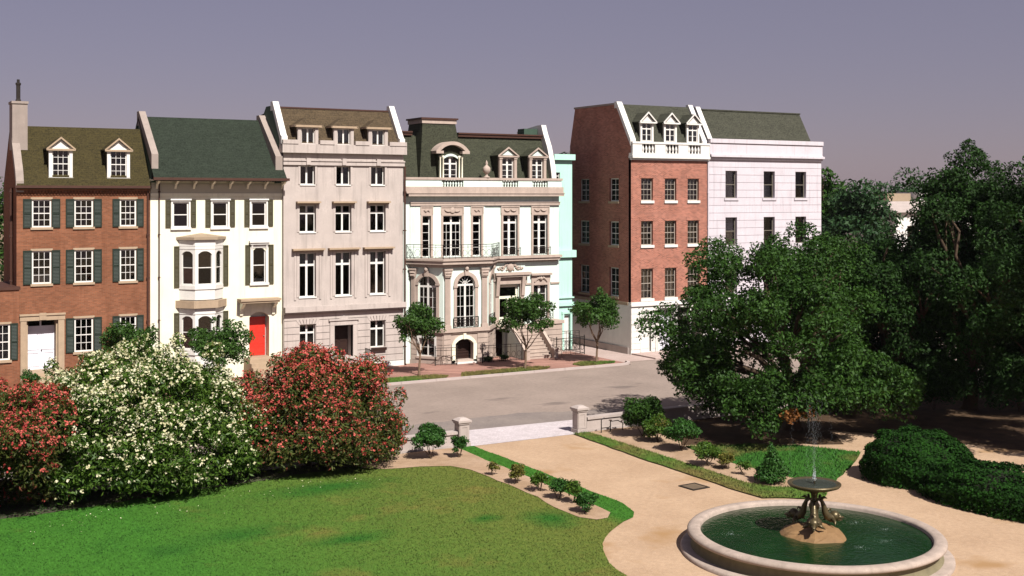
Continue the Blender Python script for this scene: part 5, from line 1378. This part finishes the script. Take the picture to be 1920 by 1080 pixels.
# clipped hedges
def hedge(x, y, rx, ry, h, rot, n, seed, label):
    H = thing('clipped_hedge', label, 'hedge', (x, y, .03), 'clipped hedges by the fountain', R(rot))
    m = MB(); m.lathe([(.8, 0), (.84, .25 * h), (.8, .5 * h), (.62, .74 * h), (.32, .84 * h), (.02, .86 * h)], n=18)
    m.v = [(a * rx, b * ry, c) for a, b, c in m.v]; link('dark_core', m.mesh('dark_core', M_core), H)  # solid dark body in place of the shaded inside
    d = rng.normal(size=(n, 3)); d[:, 2] = np.abs(d[:, 2]); d /= np.linalg.norm(d, axis=1, keepdims=True)
    e = np.sign(d) * np.abs(d) ** .72; e /= (np.abs(e) ** 2.6).sum(1, keepdims=True) ** (1 / 2.6)
    bump = 1 + .05 * np.sin(e[:, 0] * 9 + seed) * np.sin(e[:, 1] * 8) + .03 * np.sin(e[:, 2] * 14 + e[:, 0] * 11)
    P = e * np.array([rx, ry, h]) * (bump * rng.uniform(.93, 1.03, n))[:, None]
    low = rng.random(n); sk = rng.random(n) < .3                    # skirt of side leaves down to the ground
    P[sk, 2] = low[sk] * h * .6; ang = np.arctan2(d[sk, 1], d[sk, 0]); P[sk, 0] = np.cos(ang) * rx * .97 * bump[sk]; P[sk, 1] = np.sin(ang) * ry * .97 * bump[sk]
    link('foliage', leaves('foliage', M_leaf_hedge, P, d * .9 + rng.normal(size=d.shape) * .45, .11, .5), H)
    return H
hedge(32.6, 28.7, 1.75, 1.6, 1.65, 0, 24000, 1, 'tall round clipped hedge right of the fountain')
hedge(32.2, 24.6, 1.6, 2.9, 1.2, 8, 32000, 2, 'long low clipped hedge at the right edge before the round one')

# ------------------------------------------------------------------ garden wall, gate piers, pipe
def pier(x, y, label):
    H = thing('gate_pier', label, 'gate pier', (x, y, 0), 'stone gate piers')
    link('base', MB().box(-.26, .26, -.26, .26, 0, .16).mesh('base', M_concrete), H)
    m = MB(); m.box(-.21, .21, -.21, .21, .16, .88)
    link('shaft', m.mesh('shaft', M_concrete), H)
    for a in range(4):
        p = MB(); p.wall(-.19, .19, .2, .84, -.225, [(-.11, .11, .28, .76)], .02); p.xf(Matrix.Rotation(R(90 * a), 4, 'Z')); link('panel', p.mesh('panel', M_concrete), H)
    m = MB(); m.box(-.25, .25, -.25, .25, .88, .95); m.box(-.29, .29, -.29, .29, .95, 1.03)
    m.add([(-.27, -.27, 1.03), (.27, -.27, 1.03), (.27, .27, 1.03), (-.27, .27, 1.03), (-.12, -.12, 1.12), (.12, -.12, 1.12), (.12, .12, 1.12), (-.12, .12, 1.12)], [(0, 1, 5, 4), (1, 2, 6, 5), (2, 3, 7, 6), (3, 0, 4, 7), (4, 5, 6, 7)])
    link('cap', m.mesh('cap', M_concrete), H)
pier(21.6, 41.3, 'left stone gate pier at the end of the garden path')
pier(27.05, 41.3, 'right stone gate pier at the end of the garden path')
def gwall(x0, x1, label):
    H = thing('garden_wall', label, 'wall', ((x0 + x1) / 2, 41.3, 0), 'low garden walls along the street')
    n = max(1, round((x1 - x0) / 2.4)); w = (x1 - x0) / n
    for k in range(n):
        a = x0 + k * w - H.location.x
        link('wall_panel', MB().box(a + .006, a + w - .006, -.13, .13, -.02, .52).mesh('wall_panel', M_concrete), H)
        link('coping', MB().box(a + .004, a + w - .004, -.19, .19, .52, .62).mesh('coping', M_concrete), H)
    link('plinth', MB().box(x0 - H.location.x, x1 - H.location.x, -.17, .17, -.02, .12).mesh('plinth', M_concrete), H)
gwall(-12, 21.33, 'low concrete garden wall running left from the gate behind the oleanders')
gwall(27.32, 62, 'low concrete garden wall running right from the gate under the trees')
H = thing('water_pipe', 'thin iron water pipe with valve by the right garden wall', 'pipe', (28.0, 40.6, .045))
m = MB(); m.tube([(-.35, 0, 0), (-.35, 0, .52), (-.2, 0, .6)], .022, 6); m.tube([(-.38, -.05, .2), (.0, -.05, .2), (.1, -.02, .26), (.1, 0, .42), (.5, .05, .42), (.75, .05, .3), (.75, .05, 0)], .02, 6); m.tube([(.1, 0, 0), (.1, 0, .44)], .02, 6)
link('pipe_run', m.mesh('pipe_run', M_iron), H)
link('valve', MB().lathe([(.02, 0), (.07, .01), (.07, .035), (.02, .05)], (.1, 0, .45), 10).mesh('valve', M_pipe), H)

# ------------------------------------------------------------------ iron railings on the far pavement
def railing(label, runs, h, group='iron railings before the mansion'):
    p0 = runs[0][0]
    H = thing('iron_railing', label, 'railing', (p0[0], p0[1], .1), group)
    for p, q, n in runs:
        L = math.hypot(q[0] - p[0], q[1] - p[1]); m = MB()
        iron_run(m, (p[0] - p0[0], p[1] - p0[1]), (q[0] - p0[0], q[1] - p0[1]), 0, h, n); link('railing_panel', m.mesh('railing_panel', M_iron), H)
        for e in (p, q):
            link('post', cached(('post', h), lambda: MB().tube([(0, 0, 0), (0, 0, h + .04)], .028, 6).lathe([(.01, 0), (.045, .04), (.01, .1)], (0, 0, h + .03), 6).mesh('post', M_iron)), H, (e[0] - p0[0], e[1] - p0[1], 0))
railing('iron railing left of the arched basement door', [((30.2, 61.0), (31.4, 60.65), 4)], 1.0)
railing('iron railing between the arched basement door and the stairs', [((33.0, 60.55), (35.6, 60.5), 7)], 1.0)
railing('iron railing around the sunken area right of the stairs', [((38.25, 60.9), (40.3, 61.0), 6), ((40.3, 61.0), (40.3, 62.7), 4), ((38.25, 60.9), (38.25, 61.85), 3)], 1.05)
H = thing('areaway_railing', 'taller iron railing before the mint wing, behind the sunken area', 'railing', (38.5, 63.45, .02), 'iron railings before the mansion')
m = MB(); iron_run(m, (1.3, -.2), (2.9, -.2), 0, 1.25, 5); link('railing_panel', m.mesh('railing_panel', M_iron), H)

# low planting at the foot of the mansion
shrub(33.6, 60.9, .3, .35, 101, 'low dark plants behind the railing left of the stairs', M_leaf_grn, 500, .09, 'bed_plant', 'low plants by the mansion')
shrub(34.6, 60.9, .3, .4, 102, 'low dark plants at the foot of the stair wall', M_leaf_grn, 500, .09, 'bed_plant', 'low plants by the mansion')
shrub(8.6, 60.4, .5, 1.5, 103, 'small green bush beside the white double door of the brick house', M_leaf_grn, 1200, .11)

# ------------------------------------------------------------------ fountain
M_fstone = plain('fountain_stone', (.41, .325, .27), .85, .28, 3.0, 25, streak=.5)
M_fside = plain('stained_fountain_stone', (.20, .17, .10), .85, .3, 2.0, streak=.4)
M_bronze = plain('green_bronze', (.13, .10, .05), .38, .35, 5.0, metal=.55, spec=.5)
M_rock = plain('ochre_rock', (.25, .145, .065), .75, .3, 3.0, 12, bump=.6)
def watermat(name, c, rough=.12, scale=7, strength=.35):
    m, n, l, bs = _nodes(name)
    a = _ramp(n, l, _noise(n, l, 1.2, detail=3), .3, .7)
    l.new(_mix(n, l, a, c, tuple(v * 1.7 for v in c)), bs.inputs['Base Color'])
    bs.inputs['Roughness'].default_value = rough; bs.inputs['Specular IOR Level'].default_value = .3
    _bump(n, l, bs, _noise(n, l, scale, detail=4), strength, .05); return m
M_water = watermat('pool_water', (.0035, .018, .004))
M_foam = plain('water_foam', (.62, .70, .68), .3, .1, 8)
F = thing('fountain', 'round stone fountain with dolphins and a raised bronze bowl', 'fountain', (FC[0], FC[1], 0))
def fp(name, mb, mat, smooth=True, **k): return link(name, mb.mesh(name, mat, smooth), F, **k)
fp('plinth', MB().lathe([(3.62, 0), (3.62, .08), (3.57, .11), (3.3, .12), (3.0, .12)], n=72, close=False), M_fstone)
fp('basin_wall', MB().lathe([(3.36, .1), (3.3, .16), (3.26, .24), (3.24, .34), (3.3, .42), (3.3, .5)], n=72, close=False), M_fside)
fp('rim', MB().lathe([(3.26, .42), (3.38, .44), (3.43, .48), (3.43, .53), (3.39, .575), (3.3, .6), (3.17, .6), (3.1, .58), (3.07, .54), (3.07, .1)], n=80, close=False), M_fstone)
fp('water', MB().lathe([(.02, 0), (1.5, 0), (3.08, 0)], (0, 0, .47), 72, False), M_water)
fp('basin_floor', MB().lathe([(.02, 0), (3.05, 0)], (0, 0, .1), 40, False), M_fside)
# rock mound with uneven surface
m = MB(); m.lathe([(.95, .38), (.86, .5), (.74, .58), (.58, .66), (.4, .72), (.2, .74), (.02, .74)], n=22); rr = random.Random(4)
m.v = [(x * (1 + .12 * math.sin(3 * math.atan2(y, x) + 1) + rr.uniform(-.05, .05)), y * (1 + .1 * math.sin(4 * math.atan2(y, x)) + rr.uniform(-.05, .05)), z + rr.uniform(-.03, .03)) for x, y, z in m.v]
fp('rock_base', m, M_rock, False)
fp('stem', MB().lathe([(.22, .74), (.2, .86), (.12, .95), (.10, 1.1), (.13, 1.2), (.15, 1.28), (.11, 1.36), (.08, 1.5), (.1, 1.6), (.16, 1.68), (.26, 1.72)], n=16), M_bronze)
B = fp('bowl', MB().lathe([(.1, 1.66), (.3, 1.7), (.55, 1.76), (.68, 1.81), (.715, 1.85), (.715, 1.885), (.68, 1.90), (.64, 1.885), (.5, 1.84), (.2, 1.82), (.02, 1.82)], n=40, close=False), M_bronze)
link('bowl_water', MB().lathe([(.02, 1.868), (.64, 1.868)], n=32, close=False).mesh('bowl_water', watermat('bowl_water', (.03, .035, .028), .1, 14)), B)
fp('nozzle', MB().lathe([(.035, 1.8), (.03, 1.95), (.05, 1.98), (.02, 2.0)], n=8), M_bronze)
def dolphin(ang):
    """Body arching down from the stem, big round head at the rock, snout, flukes and fins."""
    m = MB(); path = [(.16, 1.42), (.24, 1.36), (.30, 1.22), (.34, 1.06), (.42, .94), (.52, .89), (.62, .9), (.7, .93)]
    rad = [.03, .05, .07, .09, .11, .12, .115, .07]
    m.tube([(x, 0, z) for x, z in path], rad, 10)
    m.lathe([(.01, -.14), (.09, -.1), (.135, -.03), (.14, .04), (.11, .1), (.045, .14), (.01, .15)], (.64, 0, .93), 12)
    m.tube([(.74, 0, .9), (.84, 0, .87), (.93, 0, .87)], [.075, .05, .025], 8); m.tube([(.73, 0, .84), (.82, 0, .81), (.88, 0, .80)], [.05, .035, .02], 8)
    for sy in (-1, 1):
        m.lathe([(.005, -.035), (.035, 0), (.005, .035)], (.71, sy * .12, .98), 8)
        m.tube([(.5, sy * .1, .88), (.52, sy * .22, .82), (.46, sy * .3, .76)], [.06, .04, .01], 6)
        m.tube([(.17, 0, 1.42), (.24, sy * .1, 1.5), (.3, sy * .17, 1.48)], [.04, .04, .01], 6)
    m.tube([(.36, 0, 1.1), (.5, 0, 1.14), (.54, 0, 1.06)], [.05, .03, .01], 6)
    m.xf(Matrix.Rotation(R(ang), 4, 'Z')); fp('dolphin', m, M_bronze)
for a in (-135, -12, 105): dolphin(a)
# water jets: falling arcs of drops, and foam where they land
def drops(name, pts, r, mat, sub=None):
    P = np.array(pts); n = len(P); s = np.asarray(r)[:, None] * np.ones((n, 1))
    o = np.array([[1, 0, -.6], [-.5, .87, -.6], [-.5, -.87, -.6], [0, 0, 1.6]])
    V = (P[:, None, :] + o[None] * s[:, None, :]).reshape(-1, 3)
    f = np.array([[0, 2, 1], [0, 1, 3], [1, 2, 3], [2, 0, 3]]); Fc = (f[None] + 4 * np.arange(n)[:, None, None]).reshape(-1, 3)
    return link(name, raw_mesh(name, V, Fc, np.zeros(len(V)), mat, 3), F, kind='stuff')
M_drop, n_, l_, b_ = _nodes('water_drops'); b_.inputs['Base Color'].default_value = (.75, .8, .82, 1); b_.inputs['Roughness'].default_value = .15; b_.inputs['Alpha'].default_value = .4
pts = []; rad = []
for k in range(7):
    az = k * 2 * math.pi / 7 + .3; top = 1.7 + rng.uniform(0, .8); v = .04 + .04 * (k % 3)
    for zz in np.linspace(0, 1, 60):                              # rising, then falling, evenly spaced in height
        for t in (1 - math.sqrt(1 - zz), 1 + math.sqrt(1 - zz)):
            pts.append((math.cos(az) * v * t * 3 + rng.normal(0, .01 + .015 * t), math.sin(az) * v * t * 3 + rng.normal(0, .01 + .015 * t), 1.98 + top * zz)); rad.append(.005)
for k in range(160): pts.append((rng.normal(0, .02), rng.normal(0, .02), 1.95 + abs(rng.normal(0, .12)))); rad.append(.014)
drops('water_jet', pts, rad, M_drop)
pts = []; rad = []
for (x, y) in ((-1.9, 1.2), (.9, .9), (1.9, .3), (1.2, -1.4), (.2, -1.5), (2.1, -.6)):
    for k in range(60):
        a, q = rng.uniform(0, 6.28), abs(rng.normal(0, .13)); pts.append((x + 1.5 * q * math.cos(a), y + q * math.sin(a), .475)); rad.append(rng.uniform(.002, .005))
drops('splash_foam', pts, rad, M_foam)

# ------------------------------------------------------------------ background: trees, far building
def far_tree(x, y, top, r, seed, label, n=5000, name='far_tree', ls=.35, lm=None, rz=None):
    low = max(1.5, top - (rz or r * 1.5) * 2); c = (0, 0, (top + low) / 2); cl = crown_clumps(c, (r, r, (top - low) / 2), 26, r * .3, r * .5, seed, (.4, .9), -.8)
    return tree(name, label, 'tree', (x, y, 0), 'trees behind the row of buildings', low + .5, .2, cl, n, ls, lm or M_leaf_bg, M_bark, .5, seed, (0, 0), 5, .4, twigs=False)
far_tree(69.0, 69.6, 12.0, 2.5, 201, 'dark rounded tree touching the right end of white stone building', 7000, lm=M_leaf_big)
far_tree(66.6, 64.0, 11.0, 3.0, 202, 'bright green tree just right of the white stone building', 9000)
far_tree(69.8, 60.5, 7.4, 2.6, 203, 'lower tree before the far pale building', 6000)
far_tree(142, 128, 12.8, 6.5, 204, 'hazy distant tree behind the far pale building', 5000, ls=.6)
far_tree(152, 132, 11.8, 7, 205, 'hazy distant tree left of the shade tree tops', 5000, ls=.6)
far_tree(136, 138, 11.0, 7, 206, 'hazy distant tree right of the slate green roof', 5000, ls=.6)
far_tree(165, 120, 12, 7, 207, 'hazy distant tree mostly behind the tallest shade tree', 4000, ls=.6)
far_tree(54.3, 85.0, 14.2, 1.5, 208, 'dark conifer peeping over the mint rear building', 3500, ls=.25, lm=M_leaf_dark, rz=3.5)
far_tree(56.2, 88.5, 12.9, 2.0, 209, 'low conifer top above the mint building cornice', 3000, ls=.25, lm=M_leaf_dark)
far_tree(10.6, 92.5, 10.9, 3.5, 210, 'tree behind the brick house at the left edge', 6000, lm=M_leaf_big)
H = thing('far_building', 'distant pale flat building with low grey roof and rooftop units', 'building', (83.5, 74.5, 0))
bx(H, 'wall', M_white, 78, 89, 71, 80, 0, 8.35)
m = MB(); m.add([(77.6, 70.6, 8.35), (89.4, 70.6, 8.35), (89.4, 80.4, 8.35), (77.6, 80.4, 8.35), (79.5, 73.5, 9.25), (87.5, 73.5, 9.25), (87.5, 78, 9.25), (79.5, 78, 9.25)], [(0, 1, 5, 4), (1, 2, 6, 5), (2, 3, 7, 6), (3, 0, 4, 7), (4, 5, 6, 7), (3, 2, 1, 0)])
part(H, 'roof', m, M_concrete)
bx(H, 'rooftop_unit', M_copper, 81.5, 84.4, 75, 77, 9.25, 9.95); bx(H, 'rooftop_unit', M_white, 84.8, 88.2, 74.5, 77, 9.25, 10.05); bx(H, 'vent', M_pipe, 86.0, 87.2, 74.4, 74.52, 9.4, 9.9)
for x in (79.5, 82.5, 85.5): bx(H, 'window', M_darkdoor, x, x + 1.4, 70.95, 71.02, 5.2, 7.2)

# ------------------------------------------------------------------ light summer haze
hz = link('haze', MB().box(-140, 330, -25, 260, -1.1, 17.0).mesh('haze', None), kind='stuff')
tag(hz, 'thin pale summer haze softening the distant trees', 'haze')
hm = bpy.data.materials.new('summer_haze'); hm.use_nodes = True
hn = hm.node_tree.nodes; hn.remove(hn['Principled BSDF'])
pv = hn.new('ShaderNodeVolumePrincipled'); pv.inputs['Color'].default_value = (.86, .84, .92, 1); pv.inputs['Density'].default_value = .00008; pv.inputs['Anisotropy'].default_value = .2
hm.node_tree.links.new(pv.outputs[0], hn['Material Output'].inputs['Volume'])
hz.data.materials.append(hm)
